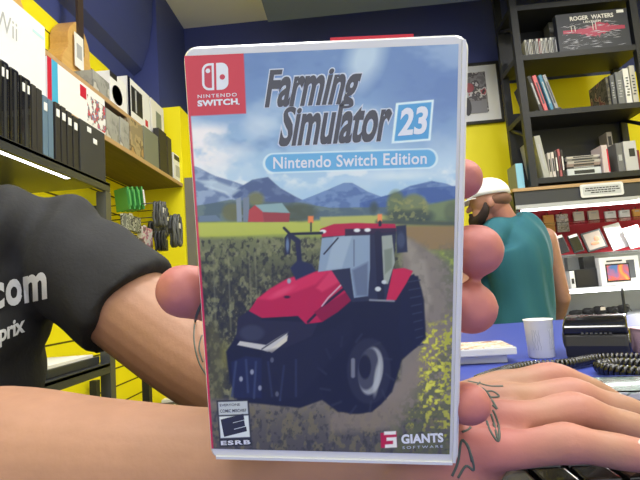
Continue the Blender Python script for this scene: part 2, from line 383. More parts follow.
# tree lines
nt_ = fbm(.25, .3, 40)
over(ss(.35, .55, nt_)*ss(203, 210, PY)*ss(223, 219, PY)*ss(222, 250, PX)*ss(320, 280, PX), (62, 70, 52))
ell(232, 212, 10, 9, (96, 96, 58), 4, .8); ell(256, 199, 8, 7, (120, 118, 60), 4, .7); ell(300, 212, 16, 9, (64, 74, 60), 5, .8)
for x_, y_, a_, b2, c_ in ((396, 205, 9, 14, (92, 106, 68)), (414, 206, 13, 12, (110, 118, 74)), (420, 216, 14, 7, (52, 66, 58)), (400, 216, 14, 6, (50, 64, 56)), (452, 212, 8, 10, (84, 96, 70)), (374, 208, 4, 6, (48, 66, 72))): ell(x_, y_, a_, b2, c_, 4, .9)
over(ss(.5, .65, nt_)*ss(196, 202, PY)*ss(224, 220, PY)*ss(384, 392, PX)*ss(432, 424, PX)*.7, (140, 140, 84))
line([(378, 222), (460, 224)], 5, (66, 76, 66), 3, .9)
poly([(236, 199), (241, 197), (242, 222), (237, 222)], (128, 140, 160), 1); poly([(243, 198), (249, 197), (250, 222), (243, 222)], (106, 118, 140), 1)
poly([(248, 222), (249, 210), (255, 205), (263, 211), (264, 222)], (168, 48, 58), 1); poly([(263, 212), (290, 213), (289, 222), (264, 222)], (142, 42, 54), 1)
poly([(255, 205), (282, 203), (290, 213), (263, 212)], (128, 158, 168), 1); poly([(199, 216), (216, 215), (222, 221), (199, 222)], (92, 112, 140), 1)
poly([(398, 226), (460, 226), (460, 250), (430, 250), (400, 240)], (140, 106, 76), 3, .8)
# corn field
nc = fbm(.19, .13, 60); nc2 = fbm(.33, .24, 70)
base = mixc((108, 112, 76), (54, 54, 40), ss(236, 300, PY)); mk = ss(235, 241, PY)*ss(418, 398, PX+0*PY)
over(mk, base); over(mk*ss(.5, .68, nc)*.75, (128, 128, 92)); over(mk*ss(.5, .3, nc2)*.7, (34, 36, 34)); over(mk*ss(.62, .75, nc2)*ss(300, 380, PY+60)*.5, (150, 142, 104))
for x_ in (213, 249, 255, 228): line([(x_, 252), (x_+3, 330)], 1.6, (138, 136, 104), 1.5, .45)
poly([(206, 330), (214, 320), (226, 350), (224, 400), (210, 400)], (96, 92, 52), 8, .6); ell(226, 356, 5, 14, (128, 124, 56), 5, .6)
# dirt track
poly([(402, 236), (414, 240), (448, 262), (462, 300), (462, 460), (190, 460), (200, 400), (300, 400), (400, 380)], (128, 118, 108), 6)
poly([(398, 232), (409, 240), (426, 262), (432, 300), (420, 330), (405, 300), (410, 262), (400, 246)], (150, 140, 128), 5, .8)
over(ss(.45, .65, nc)*ss(236, 250, PY)*ss(405, 425, PX)*.4, (106, 100, 90)); over(ss(240, 258, PY)*ss(425, 448, PX+ (PY-240)*-.2)*ss(420, 300, PY)*.6*ss(.35, .6, nt_), (84, 92, 62))
over(ss(392, 420, PY)*.75, mixc((92, 86, 76), (60, 58, 58), ss(400, 450, PY))); over(ss(395, 415, PY)*ss(.48, .62, nc)*.6, (118, 108, 74)); over(ss(395, 415, PY)*ss(.45, .3, nc2)*.6, (46, 48, 48))
poly([(328, 414), (390, 392), (428, 345), (420, 330), (450, 330), (400, 430), (330, 432)], (134, 120, 108), 8, .7)
over(ss(395, 425, PX+(PY-400)*.6)*ss(330, 350, PY)*.75*ss(.3, .55, nt_), (88, 92, 60))
nf = fbm(.33, .33, 90)
over(ss(.45, .6, nf)*ss(418, 428, PX+(PY-340)*.05)*ss(318, 335, PY)*ss(425, 405, PY)*.95, (184, 178, 52)); over(ss(.58, .7, nf)*ss(415, 425, PX)*ss(318, 335, PY)*ss(432, 412, PY), (206, 202, 78))
over(ss(.5, .62, nf)*ss(440, 446, PX)*ss(300, 330, PY)*ss(460, 430, PY), (170, 168, 56)); over(ss(.6, .7, nf)*ss(402, 412, PX)*ss(400, 412, PY)*ss(440, 425, PY)*.7, (160, 154, 60))
# tractor
DK = (24, 27, 40)
poly([(226, 352), (246, 320), (300, 312), (330, 300), (352, 296), (372, 298), (402, 276), (418, 276), (424, 300), (426, 338), (402, 360), (392, 392), (372, 412), (338, 412), (322, 400), (300, 408), (262, 404), (238, 402), (230, 380)], DK, 2)
poly([(403, 278), (414, 274), (421, 290), (425, 330), (420, 345), (404, 356), (398, 330)], (24, 28, 44), 1.5)
for k in range(9): line([(408+k*1.2, 282+k*8), (420+k*.4, 280+k*8)], 1.4, (52, 56, 72), 1, .8)
ell(356, 374, 38, 40, (22, 25, 38), 2); ell(369, 371, 22, 33, (38, 40, 54), 2)
for k in range(12):
    a_ = k/12*2*math.pi; line([(356+30*math.cos(a_), 374+32*math.sin(a_)), (356+38*math.cos(a_+.15), 374+40*math.sin(a_+.15))], 2.4, (50, 52, 66), 1.5, .6)
ell(371, 371, 12, 24, (150, 152, 162), 1.5, .95, 8); ell(368, 369, 10, 21, (62, 64, 78), 1.5, .95, 8); ell(365, 367, 6, 12, (26, 28, 40), 1.5); ell(377, 378, 3, 17, (176, 178, 186), 2, .8, 8)
line([(353, 360), (353, 376)], 4, (132, 134, 150), 1.5, .8)
# front grille, lights and weights
poly([(238, 318), (252, 308), (262, 320), (302, 322), (322, 314), (312, 336), (286, 348), (246, 344), (236, 338)], (36, 36, 52), 1.5)
poly([(237, 345), (262, 350), (268, 352), (286, 338), (288, 332), (282, 335), (266, 345), (240, 341)], (190, 186, 190), 1.2); poly([(268, 351), (288, 335), (287, 341), (272, 353)], (206, 198, 190), 1)
line([(262, 349), (288, 332)], 1.2, (60, 60, 70), 1); ell(252, 333, 12, 8, (60, 64, 84), 3, .7)
poly([(231, 362), (246, 356), (262, 358), (262, 398), (234, 398)], (28, 34, 62), 2)
for p_, q_ in (((236, 362), (232, 396)), ((246, 360), (248, 392)), ((256, 362), (254, 398)), ((268, 362), (272, 396)), ((284, 366), (280, 400)), ((296, 360), (296, 396))): line([p_, q_], 2.2, (56, 66, 100), 1.5, .8)
for x_, y_ in ((241, 379), (260, 388), (277, 394), (252, 372), (272, 360)): ell(x_, y_, 1.8, 2.6, (170, 172, 190), 1.2, .8)
# hood and bodywork
poly([(249, 311), (257, 299), (270, 289), (287, 279), (306, 273), (330, 269), (349, 268), (354, 276), (354, 292), (340, 306), (322, 322), (306, 324), (298, 316), (262, 318)], (176, 26, 66), 1.2)
poly([(257, 299), (270, 289), (287, 279), (306, 273), (330, 270), (316, 284), (296, 292), (272, 300)], (206, 44, 84), 3, .8); poly([(330, 271), (349, 269), (350, 276), (322, 292), (316, 288)], (222, 70, 104), 3, .6)
ell(282, 292, 12, 3, (222, 84, 116), 3, .6, -25); line([(352, 282), (330, 300), (308, 322)], 2.6, (34, 26, 42), 1.2); line([(345, 281), (328, 298), (322, 306)], 1.6, (206, 196, 206), 1, .8)
poly([(314, 312), (330, 302), (350, 290), (352, 300), (338, 312), (322, 322)], (134, 18, 52), 1.5); ell(287, 297, 3, 1.4, (50, 16, 34), 1)
# cab
poly([(322, 236), (396, 229), (396, 236), (390, 300), (352, 302), (330, 268)], (40, 44, 62), 1)
poly([(322, 238), (370, 233), (370, 268), (368, 296), (354, 298), (350, 268), (318, 272)], (134, 152, 178), 1); poly([(334, 237), (352, 236), (342, 268), (326, 270)], (160, 176, 196), 2, .7); poly([(352, 270), (368, 262), (368, 296), (356, 296)], (86, 96, 122), 3, .8)
poly([(381, 236), (392, 235), (395, 262), (388, 284), (383, 284)], (150, 156, 150), 1); poly([(384, 250), (392, 248), (392, 268), (385, 274)], (106, 116, 100), 2, .7)
line([(324, 254), (338, 238)], 1.5, (40, 44, 60), .8); line([(354, 240), (354, 266)], 1, (88, 98, 120), 1)
poly([(320, 229), (334, 224), (356, 223), (395, 224), (397, 231), (380, 233), (322, 237)], (176, 28, 60), 1); poly([(345, 229), (396, 228), (396, 234), (345, 236)], (36, 34, 52), 1, .9)
for x_, y_ in ((323, 231.5), (357, 230.3), (367.5, 230)): ell(x_, y_, 3.2, 1.9, (220, 222, 228), 1)
line([(378, 234), (381, 298)], 7, (30, 32, 48), 1); ell(378, 289, 3, 2.4, (196, 200, 208), 1); ell(384, 282, 2.5, 2, (190, 194, 204), 1)
poly([(377.5, 222), (377.5, 214), (382, 214), (382, 222)], (224, 130, 74), 1.2); poly([(308, 223), (308, 216), (313.5, 216), (313.5, 223)], (224, 122, 66), 1.2); line([(311, 223), (311, 231)], 1.5, DK, 1); line([(380, 222), (380, 225)], 3, DK, 1)
poly([(386, 301), (393, 269), (404, 268), (413, 271), (406, 284), (396, 300)], (190, 34, 68), 1.2); line([(370, 300), (394, 301)], 2, (150, 152, 164), 1.2, .8)
line([(284, 228), (290, 234), (322, 233)], 2.6, DK, 1); poly([(284.5, 238), (288, 233), (291, 237), (290, 254), (285, 255)], (30, 34, 56), 1); ell(287.5, 245, 1.6, 7, (96, 116, 150), 1.2)
line([(291, 236), (298, 241), (299.5, 262)], 5, (32, 36, 60), 1.2); poly([(290, 268), (298, 260), (312, 264), (316, 271), (296, 280)], (34, 40, 68), 2); ell(289, 281, 2, 2.6, (150, 156, 172), 1.2)
poly([(396, 226), (406, 225), (407.5, 252), (397, 253)], (38, 44, 64), 1.5); ell(401, 240, 4, 8, (66, 76, 100), 2, .8)
poly([(262, 352), (290, 346), (330, 330), (352, 318), (352, 340), (322, 370), (300, 398), (262, 400)], (30, 32, 48), 4, .5)
for k in range(0):
    x_ = 300+(k*37) % 90; y_ = 306+(k*23) % 40; ell(x_, y_, 2.5, 1.6, (58, 64, 86), 2, .6)
# badge, label and marks
poly([(180, 50), (243.5, 50), (246.2, 113.5), (180, 116.5)], (188, 36, 62), 1)
line([(184.5, 50), (212, 452)], 3.4, (196, 36, 74), 1.2)
poly([(216.5, 400.5), (248.6, 399.5), (252, 445.5), (219.8, 446.8)], (40, 42, 46), 1); poly([(218, 402), (247.3, 401), (248.2, 414), (218.9, 415.2)], (188, 192, 200), .8); poly([(219, 416.5), (248.4, 415.4), (250, 437), (220.6, 438.2)], (214, 218, 226), .8)
poly([(380.5, 433), (396.5, 431.5), (397, 447), (381, 448)], (176, 24, 62), .8)
poly([(384, 431.5), (396, 431), (396, 434.5), (384, 435)], (226, 222, 228), .7); poly([(386.5, 437.5), (396.5, 437), (397, 447.5), (385, 448), (385, 444.5), (393, 444), (393, 440.6), (386.5, 441)], (226, 222, 228), .7)
# banner and number box
def capsule(x0, y0, x1, y1, w_, col, op=1): line([(x0, y0), (x1, y1)], w_, col, .8, op)
capsule(273, 163.3, 428, 158.4, 20.5, (206, 222, 238), .85); capsule(274, 163.2, 427, 158.4, 17.5, (92, 160, 214))
poly([(396, 103), (434, 99.5), (430.5, 140.5), (391.5, 143.5)], (208, 224, 238), .8); poly([(398.5, 105), (431.6, 102), (428.4, 138.6), (394.3, 141.2)], (70, 146, 206), .8)
IMG = np.clip(np.clip(IMG, 0, 1)*np.array([1.10, 1.12, 1.05]), 0, 1)*.97+.012  # lifted blacks: reflection haze of the sleeve put into the print colours
lin_ = np.where(IMG <= .04045, IMG/12.92, ((IMG+.055)/1.055)**2.4)
b = MB()
me = bpy.data.meshes.new('cover_insert')
V = np.stack([gx, gy, np.full_like(gx, .0004)], -1).reshape(-1, 3)
idx = np.arange(NX*NY).reshape(NY, NX); Q = np.stack([idx[:-1, :-1], idx[:-1, 1:], idx[1:, 1:], idx[1:, :-1]], -1).reshape(-1, 4)
INK = {'w': (232, 236, 242), 'd': (58, 60, 72), 'k': (40, 42, 48), 'lw': (205, 216, 232)}
tv, tf, tc_ = [], [], []
def ink(body, quad, col, bold=0, z=.00047, spacing=1.0, vb=0, xh=None):
    P = [Vector(c2(*q, z)) for q in quad]; fn = bil(*P); uv, fs = text_uv(body, bold, spacing=spacing)
    def wv(v):
        v = (v-vb)/(1-vb)
        if v < 0: return v*.38
        if xh: return v/xh[0]*xh[1] if v < xh[0] else xh[1]+(v-xh[0])/(1-xh[0])*(1-xh[1])
        return v
    uv = [(u, wv(v)) for u, v in uv]
    o = len(V)+len(tv); tv.extend([tuple(fn(u, v)) for u, v in uv]); tf.extend([tuple(i+o for i in f) for f in fs]); tc_.extend([INK[col]]*len(uv))
def shape(px, col, z=.00047):
    o = len(V)+len(tv); tv.extend([c2(x_, y_, z) for x_, y_ in px]); tf.append(tuple(range(o, o+len(px)))); tc_.extend([INK[col]]*len(px))
# bottom-left, bottom-right, top-right, top-left (of the lettering box including descenders)
TT = [(265.5, 107.5), (353, 103.5), (363, 66.5), (271, 71)]
SS_ = [(279, 146), (386.5, 140.5), (393, 102), (285.5, 108)]
for q_, s_ in ((TT, 'Farming'), (SS_, 'Simulator')):
    kw = dict(vb=.22, xh=(.73, .83)) if s_ == 'Farming' else dict(xh=(.70, .82))
    ink(s_, q_, 'lw', .068, .00045, **kw); ink(s_, q_, 'd', .032, .00052, **kw)
ink('23', [(399, 135.5), (425, 133.2), (428, 107), (402.5, 109.5)], 'w', .035)
ink('Nintendo Switch Edition', [(273.5, 168.8), (426.5, 163.8), (426.5, 152.2), (273.5, 157.2)], 'w', .018, spacing=1.05)
ink('NINTENDO', [(197.8, 98.2), (236.8, 96.2), (236.6, 92.8), (197.6, 94.8)], 'w', .01, spacing=1.25)
ink('SWITCH', [(198.2, 106.4), (237.4, 104.2), (237, 98.6), (197.8, 100.8)], 'w', .05, spacing=1.1)
ink('.', [(238.2, 104.6), (239.4, 104.5), (239.4, 103.6), (238.2, 103.7)], 'w', .03)
ink('EVERYONE', [(220, 406.5), (240, 405.7), (239.8, 403.3), (219.8, 404)], 'k', .01)
ink('COMIC MISCHIEF', [(220.3, 412.8), (246.4, 411.8), (246.2, 408.8), (220, 409.6)], 'k', .01)
ink('E', [(227.5, 435.3), (243.2, 431.3), (240.4, 416.6), (224.6, 420.6)], 'k', .09)
ink('ESRB', [(221.5, 445.2), (250, 444.1), (249.7, 440), (221.2, 441.1)], 'w', .04, spacing=1.2)
ink('GIANTS', [(402, 443.6), (443, 442), (442.6, 433.4), (401.6, 435)], 'w', .045, spacing=1.05)
ink('SOFTWARE', [(402.5, 449), (443, 447.5), (443, 445), (402.5, 446.4)], 'lw', .0, spacing=1.5)
# console emblem: outlined left half with a dot, solid right half with a dot
def rr(x0, y0, x1, y1, r_, tl, tr, br, bl, n_=6):
    o_ = []
    for cx, cy, a0, on in ((x1-r_, y0+r_, -90, tr), (x1-r_, y1-r_, 0, br), (x0+r_, y1-r_, 90, bl), (x0+r_, y0+r_, 180, tl)):
        if on: o_ += [(cx+r_*math.cos(R_(a0+90*k/n_)), cy+r_*math.sin(R_(a0+90*k/n_))) for k in range(n_+1)]
        else: o_.append((x1 if a0 in (-90, 0) else x0, y0 if a0 in (-90, 180) else y1))
    return [(x_+(y_-76)*.02, y_-(x_-215)*.05) for x_, y_ in o_]
INK['r'] = (200, 40, 68)
shape(rr(202, 63, 214, 90, 7, 1, 0, 0, 1), 'w'); shape(rr(204.3, 65.3, 211.8, 87.7, 5, 1, 0, 0, 1), 'r', .0005); shape(rr(205.7, 68.2, 210.3, 72.8, 2.3, 1, 1, 1, 1), 'w', .00053)
shape(rr(216.3, 63, 228.3, 90, 7, 0, 1, 1, 0), 'w'); shape(rr(219.6, 74.6, 225, 80, 2.7, 1, 1, 1, 1), 'r', .0005)
me.from_pydata([tuple(v) for v in V.tolist()]+tv, [], [tuple(q) for q in Q.tolist()]+tf)
ca = me.color_attributes.new('paint', 'FLOAT_COLOR', 'POINT')
tcl = np.array([[*lin([v*.93+11 for v in c_])] for c_ in tc_]).reshape(-1, 3)  # ink darks lifted likewise, reflection haze mixed into their colour
ALL = np.concatenate([lin_.reshape(-1, 3), tcl]); ALL = np.concatenate([ALL, np.ones((len(ALL), 1))], 1)
ca.data.foreach_set('color', ALL.astype(np.float32).ravel())
me.materials.append(mat_attr('printed_cover_paper', .35, coat=.6)); me.update()
ins = bpy.data.objects.new('cover_insert', me); COL.objects.link(ins); ins.parent = case
# ================================================================ THE SHOP ASSISTANT
m_skin = mat_attr('skin', .55, sss=.03, bump=.12)
m_shirt = mat('black_cotton', (30, 31, 35), .85, var=.12, vs=90, bump=.25, bs=240)
m_print = mat('shirt_print', (205, 208, 212), .7)
m_hair = mat('dark_hair', (38, 28, 24), .7, bump=.6, bs=160)
m_trou = mat('dark_trousers', (40, 42, 52), .8)
m_tattoo = mat('tattoo_ink', (74, 84, 78), .6)
m_nail = mat('finger_nail', (226, 182, 172), .3, coat=.3)
def skin_paint(o, tips, tips2=(), base=(205, 160, 138), pink=(206, 128, 124), r0=.02, r1=.05, creases=()):
    def fn(co):
        d = np.full(len(co), 9.)
        for t_ in tips: d = np.minimum(d, np.linalg.norm(co-np.array(t_), axis=1))
        k = 1-np.clip((d-r0)/(r1-r0), 0, 1)
        d = np.full(len(co), 9.)
        for t_ in tips2: d = np.minimum(d, np.linalg.norm(co-np.array(t_), axis=1))
        k = np.maximum(k, .6*(1-np.clip((d-.004)/.018, 0, 1)))
        n_ = np.array([noise.noise(Vector(c)*28) + .6*noise.noise(Vector(c)*140) for c in co[::1]])*.09
        c_ = np.array(lin(base))*(1-k[:, None])+np.array(lin(pink))*k[:, None]
        c_ = c_*(1+n_[:, None]); return np.concatenate([np.clip(c_, 0, 1), np.ones((len(co), 1))], 1)
    set_attr(o, fn)
pr = thing('person', at(-60, 560, .55).xy.to_3d(), 'shop assistant in black printed t-shirt holding up the game case', 'person')
po = pr.location.copy()
def dn(p, z): return Vector((p.x, p.y, z))
b = MB()
Lsh = at(46, 245, .56); axis = Vector((.92, .39, 0)).normalized(); fwd = Vector((axis.y, -axis.x, 0))
Rsh = Lsh-axis*.345; Rsh.z -= .01
tc0 = Lsh-axis*.172
tx, ty = tc0.x, tc0.y
limb(b, [((tx, ty, .88), .150, .105), ((tx, ty, 1.0), .145, .10), ((tx, ty, 1.15), .158, .108), ((tx, ty, 1.235), .15, .095), ((tx, ty, 1.29), .085, .07), ((tx+fwd.x*.01, ty+fwd.y*.01, 1.35), .056, .056), ((tx+fwd.x*.02, ty+fwd.y*.02, 1.40), .054, .056)], up=fwd, n=28)
hc = Vector((tx, ty, 1.50))+fwd*.04
b.ball(hc+Vector((0, 0, .03)), (.076, .092, .10), rot=Matrix.Rotation(math.atan2(axis.y, axis.x), 3, 'Z'), n=44)
b.ball(hc+fwd*.03+Vector((0, 0, -.055)), (.056, .065, .06), rot=Matrix.Rotation(math.atan2(axis.y, axis.x), 3, 'Z'), n=40)
limb(b, [(hc+fwd*.088+Vector((0, 0, .03)), .009), (hc+fwd*.112-Vector((0, 0, .012)), .015)], n=12)
for s_ in (-1, 1): b.ball(hc+axis*s_*.078-Vector((0, 0, .0)), (.014, .02, .032), n=12)
# left arm: shoulder, elbow behind the case, forearm, wrist
Lel = at(262, 396, .455)
LW = at(302, 386, .30)
limb(b, [(Lsh, .052), (at(130, 308, .53), .050), (at(192, 354, .49), .047), (Lel, .043)], n=24)
limb(b, [(Lel, .042), (Lel.lerp(LW, .3), .043), (Lel.lerp(LW, .7), .033), (LW, .027)], n=24)
# right arm: shoulder off to the left, elbow, forearm along the desk
Rel = at(-135, 492, .30); RW = at(330, 462, .243)
limb(b, [(Rsh, .055), (Rsh.lerp(Rel, .5), .050), (Rel, .046)], n=24)
limb(b, [(Rel, .046), (at(-20, 472, .285), .049), (at(100, 472, .268), .0395), (at(210, 474, .254), .0335), (RW, .0285), (at(400, 452, .24), .031, .026), (at(440, 440, .238), .034, .022)], n=28, up=Vector((0, 0, 1)))
body_mb = b
hb = b
# left hand (behind the case)
def finger(P, R4, sub=5): limb(hb, [(at(*p), r_) for p, r_ in zip(P, R4)], n=16, sub=sub)
finger([(302, 386, .30), (328, 300, .262), (345, 218, .25)], (.024, .016, .0125))
finger([(302, 386, .30), (335, 320, .262), (352, 256, .252)], (.024, .017, .0125))
finger([(302, 386, .30), (338, 340, .262), (350, 296, .252)], (.024, .017, .0125))
finger([(302, 386, .30), (332, 362, .265), (344, 336, .254)], (.024, .017, .012))
finger([(345, 218, .25), (408, 188, .25), (446, 181, .226), (462.5, 179, .210)], (.0115, .0105, .0095, .0092))
finger([(352, 256, .252), (422, 250, .25), (462, 248, .222), (477, 250.5, .205)], (.0125, .0112, .0104, .0115))
finger([(350, 296, .252), (418, 306, .25), (454, 307, .222), (471, 308, .206)], (.0122, .0108, .0104, .0115))
finger([(344, 336, .254), (400, 376, .25), (442, 398, .222), (470, 404, .201)], (.0112, .0102, .0095, .0090))
finger([(302, 386, .30), (278, 345, .27), (250, 312, .243), (212, 296, .222), (183, 291, .207)], (.022, .019, .0145, .0125, .0118))
LT = [at(*p) for p in ((468, 179, .21), (478, 251, .205), (472, 307, .206), (470, 404, .208), (178, 291, .207))]
# right hand (palm down, fingers to the right)
RF = {'index': [(400, 446, .250), (490, 394, .266), (522, 385, .270), (552, 379, .274), (576, 386, .276), (598, 396, .277), (628, 414, .28)],
      'middle': [(400, 448, .246), (490, 405, .248), (532, 401, .250), (571, 396, .251), (600, 405, .251), (628, 413, .250), (664, 430, .252)],
      'ring': [(400, 452, .240), (484, 423, .230), (532, 419, .229), (574, 412, .229), (606, 422, .229), (636, 431, .229), (676, 448, .230)],
      'pinky': [(400, 458, .236), (476, 450, .215), (522, 449, .210), (566, 443, .2075), (592, 447, .2065), (616, 451, .206), (643, 456, .206)]}
RR_ = {'index': (.020, .0115, .0094, .0096, .0086, .0085, .0078), 'middle': (.020, .0115, .0092, .0097, .0085, .0086, .008), 'ring': (.020, .0112, .0088, .0095, .0082, .0084, .0078), 'pinky': (.020, .0112, .0082, .0087, .0076, .0078, .0072)}
for k in RF: finger(RF[k], RR_[k])
for k, r_ in (('index', .0099), ('middle', .0102), ('ring', .0100), ('pinky', .0093)): b.ball(at(*RF[k][3]), r_, n=14)
finger([(380, 456, .25), (440, 440, .268), (500, 424, .288), (540, 418, .292)], (.024, .018, .012, .0095))
b.ball(at(432, 466, .222), (.034, .018, .017), n=18); b.ball(at(470, 440, .236), (.028, .026, .012), n=18)
body = fuse(b, 'body', m_skin, .0019, 7, None)
RTp = [at(*RF[k][6]) for k in RF]+[at(*RF[k][3]) for k in RF]
skin_paint(body, LT, RTp, base=(158, 117, 95), pink=(178, 108, 102))
BB = bvh_of(body)
def under(o):       # parent to the person's root keeping the place
    me = o.data; T = Matrix.Translation(-po); me.transform(T); o.parent = pr; return o
under(body)
# shirt
b = MB()
limb(b, [((tx, ty, .86), .172, .128), ((tx, ty, 1.0), .160, .118), ((tx, ty, 1.14), .172, .122), ((tx, ty, 1.225), .165, .112), ((tx, ty, 1.275), .12, .09), ((tx+fwd.x*.005, ty+fwd.y*.005, 1.315), .068, .066)], up=fwd, n=32, cap0=False, cap1=False)
limb(b, [(Lsh-axis*.07+Vector((0, 0, .0)), .062), (Lsh, .063), (at(92, 275, .545), .0635), (at(132, 308, .53), .0625)], n=32, cap1=False)
limb(b, [(Rsh+axis*.07, .062), (Rsh, .064), (Rsh.lerp(Rel, .25), .066), (Rsh.lerp(Rel, .5), .066)], n=32, cap1=False)
shirt = fuse(b, 'shirt', m_shirt, .005, 5, None)
bm = bmesh.new(); bm.from_mesh(shirt.data); bm.normal_update()
ca_, cb_ = Lsh, at(132, 308, .53)
for v in bm.verts:        # cloth folds: diagonal drag lines from the armpit and hanging folds on the chest
    p = v.co; d = p-tc0
    al = (p-Lsh).dot((cb_-ca_).normalized()); ar = (p-Lsh).dot(Vector((0, 0, 1)))
    f1 = math.sin((al*.8+ar*1.1)*95+noise.noise(p*9)*4)*.003*max(0, min(1, (al+.06)/.1))
    f2 = math.sin((d.dot(axis)*1.0-d.z*.35)*70+noise.noise(p*7)*5)*.0065*max(0, min(1, (.10-al)/.1))
    v.co += v.normal*(f1+f2+noise.noise(p*16)*.002)
bm.to_mesh(shirt.data); bm.free()
SB = bvh_of(shirt)
# lettering on the chest, laid on the cloth
def on_cloth(px, py):
    h = SB.ray_cast(C, ray(px, py).normalized()); 
    if h[0] is None: return at(px, py, .5)
    return h[0]+h[1]*.0012
def project(body_, quad, bold, spacing=1.0):
    P = [Vector((x, y, 0)) for x, y in quad]; fn = bil(*P); uv, fs = text_uv(body_, bold, spacing=spacing)
    bm = bmesh.new(); vs = [bm.verts.new(fn(u, v)) for u, v in uv]
    for f in fs:
        try: bm.faces.new([vs[i] for i in f])
        except ValueError: pass
    bmesh.ops.subdivide_edges(bm, edges=[e for e in bm.edges if e.calc_length() > 4], cuts=3, use_grid_fill=True)
    bmesh.ops.triangulate(bm, faces=bm.faces)
    bm.verts.ensure_lookup_table(); bm.verts.index_update()
    return [on_cloth(v.co.x, v.co.y) for v in bm.verts], [[v.index for v in f.verts] for f in bm.faces]
b = MB()
b.add(*project('com', [(-9, 309), (47, 297), (46, 273), (-9, 286)], .035, 1.08)); b.add(*project('prix', [(-1, 347), (23, 337), (23, 317), (-1, 327)], .03, .95))
pt = b.build('chest_print', m_print); under(pt); pt['label'] = 'white lettering on the chest of the black t-shirt'
under(shirt)
# tattoos
def skin_line(px, w_=.0007, d=.0003):
    pts = []
    q = catmull([list(p) for p in px], 6)
    for x_, y_ in q:
        h = BB.ray_cast(C, ray(x_, y_).normalized())
        if h[0] is not None and (x_ < 300 or (h[0]-C).length > .226): pts.append(h[0]+h[1]*(-w_*.45))
    return pts
b = MB()
for L in ([(452, 476), (458, 462), (462, 440), (470, 452), (474, 470), (466, 466), (458, 478)], [(462, 440), (468, 446), (472, 462)],
          [(486, 402), (494, 412), (499, 428), (498, 441), (490, 430), (486, 416), (486, 402)], [(487, 404), (493, 420), (498, 440)],
          [(479, 386), (486, 391), (492, 400), (497, 409)], [(497, 409), (490, 403), (484, 398)], [(468, 381), (478, 383), (490, 386), (503, 386)], [(484, 392), (492, 391), (499, 396), (491, 397), (486, 394)],
          [(458, 384), (466, 390), (474, 388), (480, 382)], [(462, 432), (470, 428), (470, 420), (462, 424)], [(465, 400), (472, 404), (478, 414)]):
    p_ = skin_line(L)
    if len(p_) > 2: b.tube(p_, .0007, n=6)
t_ = under(b.build('hand_tattoo', m_tattoo)); t_['label'] = 'dark leaf outline tattoo on the back of the hand'
b = MB()
for L in ([(203, 300), (196, 318), (194, 340), (199, 362), (207, 376)], [(202, 335), (199, 348), (203, 362)]):
    p_ = skin_line(L)
    if len(p_) > 2: b.tube(p_, .0009, n=6)
t_ = under(b.build('arm_tattoo', m_tattoo)); t_['label'] = 'thin curved line tattoo on the upper arm'
# nails of the right hand
for k in ('pinky', 'ring', 'middle', 'index'):
    p3, p4 = at(*RF[k][5]), at(*RF[k][6]); ax = (p4-p3).normalized(); r_ = RR_[k][6]
    c_ = p4+ax*.0005+Vector((0, 0, 1))*r_*.78-Vector((0, 1, 0))*.002
    q_ = ax.to_track_quat('X', 'Z').to_matrix()
    n_ = MB(); n_.ball(c_, (.0058, .0048, .0016), rot=q_, n=14); under(n_.build('fingernail', m_nail))
# face, hair, trousers
m_eye = mat('eye_white', (232, 230, 226), .2, coat=.5); m_iris = mat('eye_iris', (60, 42, 30), .2); m_lip = mat('lip', (168, 98, 92), .5)
for s_ in (-1, 1):
    e_ = hc+fwd*.0745+axis*s_*.031+Vector((0, 0, .022))
    b = MB(); b.ball(e_, (.0125, .0125, .0085), n=18, rot=Matrix.Rotation(math.atan2(axis.y, axis.x), 3, 'Z')); ey = under(b.build('eye', m_eye))
    b = MB(); b.ball(e_+fwd*.0095, (.0052, .0045, .0052), n=14); ir = b.build('iris', m_iris); ir.data.transform(Matrix.Translation(-po)); ir.parent = ey
    b = MB(); limb(b, [(e_+axis*-.018+Vector((0, 0, .017)), .003), (e_+fwd*.010+Vector((0, 0, .021)), .0036), (e_+axis*.018+Vector((0, 0, .017)), .003)], n=10); under(b.build('eyebrow', m_hair))
b = MB(); limb(b, [(hc+fwd*.082-axis*.024-Vector((0, 0, .052)), .003), (hc+fwd*.093-Vector((0, 0, .052)), .006), (hc+fwd*.082+axis*.024-Vector((0, 0, .052)), .003)], n=12); under(b.build('mouth', m_lip))
b = MB(); rz = Matrix.Rotation(math.atan2(axis.y, axis.x), 3, 'Z')
b.ball(hc+Vector((0, 0, .045))-fwd*.012, (.083, .094, .098), rot=rz, n=24); hr = b.build('hair', m_hair); under(hr)
b = MB()
for s_ in (-1, 1):
    h_ = Vector((tx, ty, .86))+axis*s_*.085
    limb(b, [((h_.x, h_.y, .93), .10), ((h_.x, h_.y, .75), .09), ((h_.x, h_.y, .45), .065), ((h_.x, h_.y, .10), .05)], n=20, cap1=False)
under(fuse(b, 'trousers', m_trou, .012, 4))
for s_ in (-1, 1):
    h_ = Vector((tx, ty, .05))+axis*s_*.085
    b = MB(); limb(b, [(h_-fwd*.05, .045, .04), (h_+fwd*.06, .048, .042), (h_+fwd*.15, .042, .03)], n=18, up=(0, 0, 1)); under(b.build('shoe', m_black))
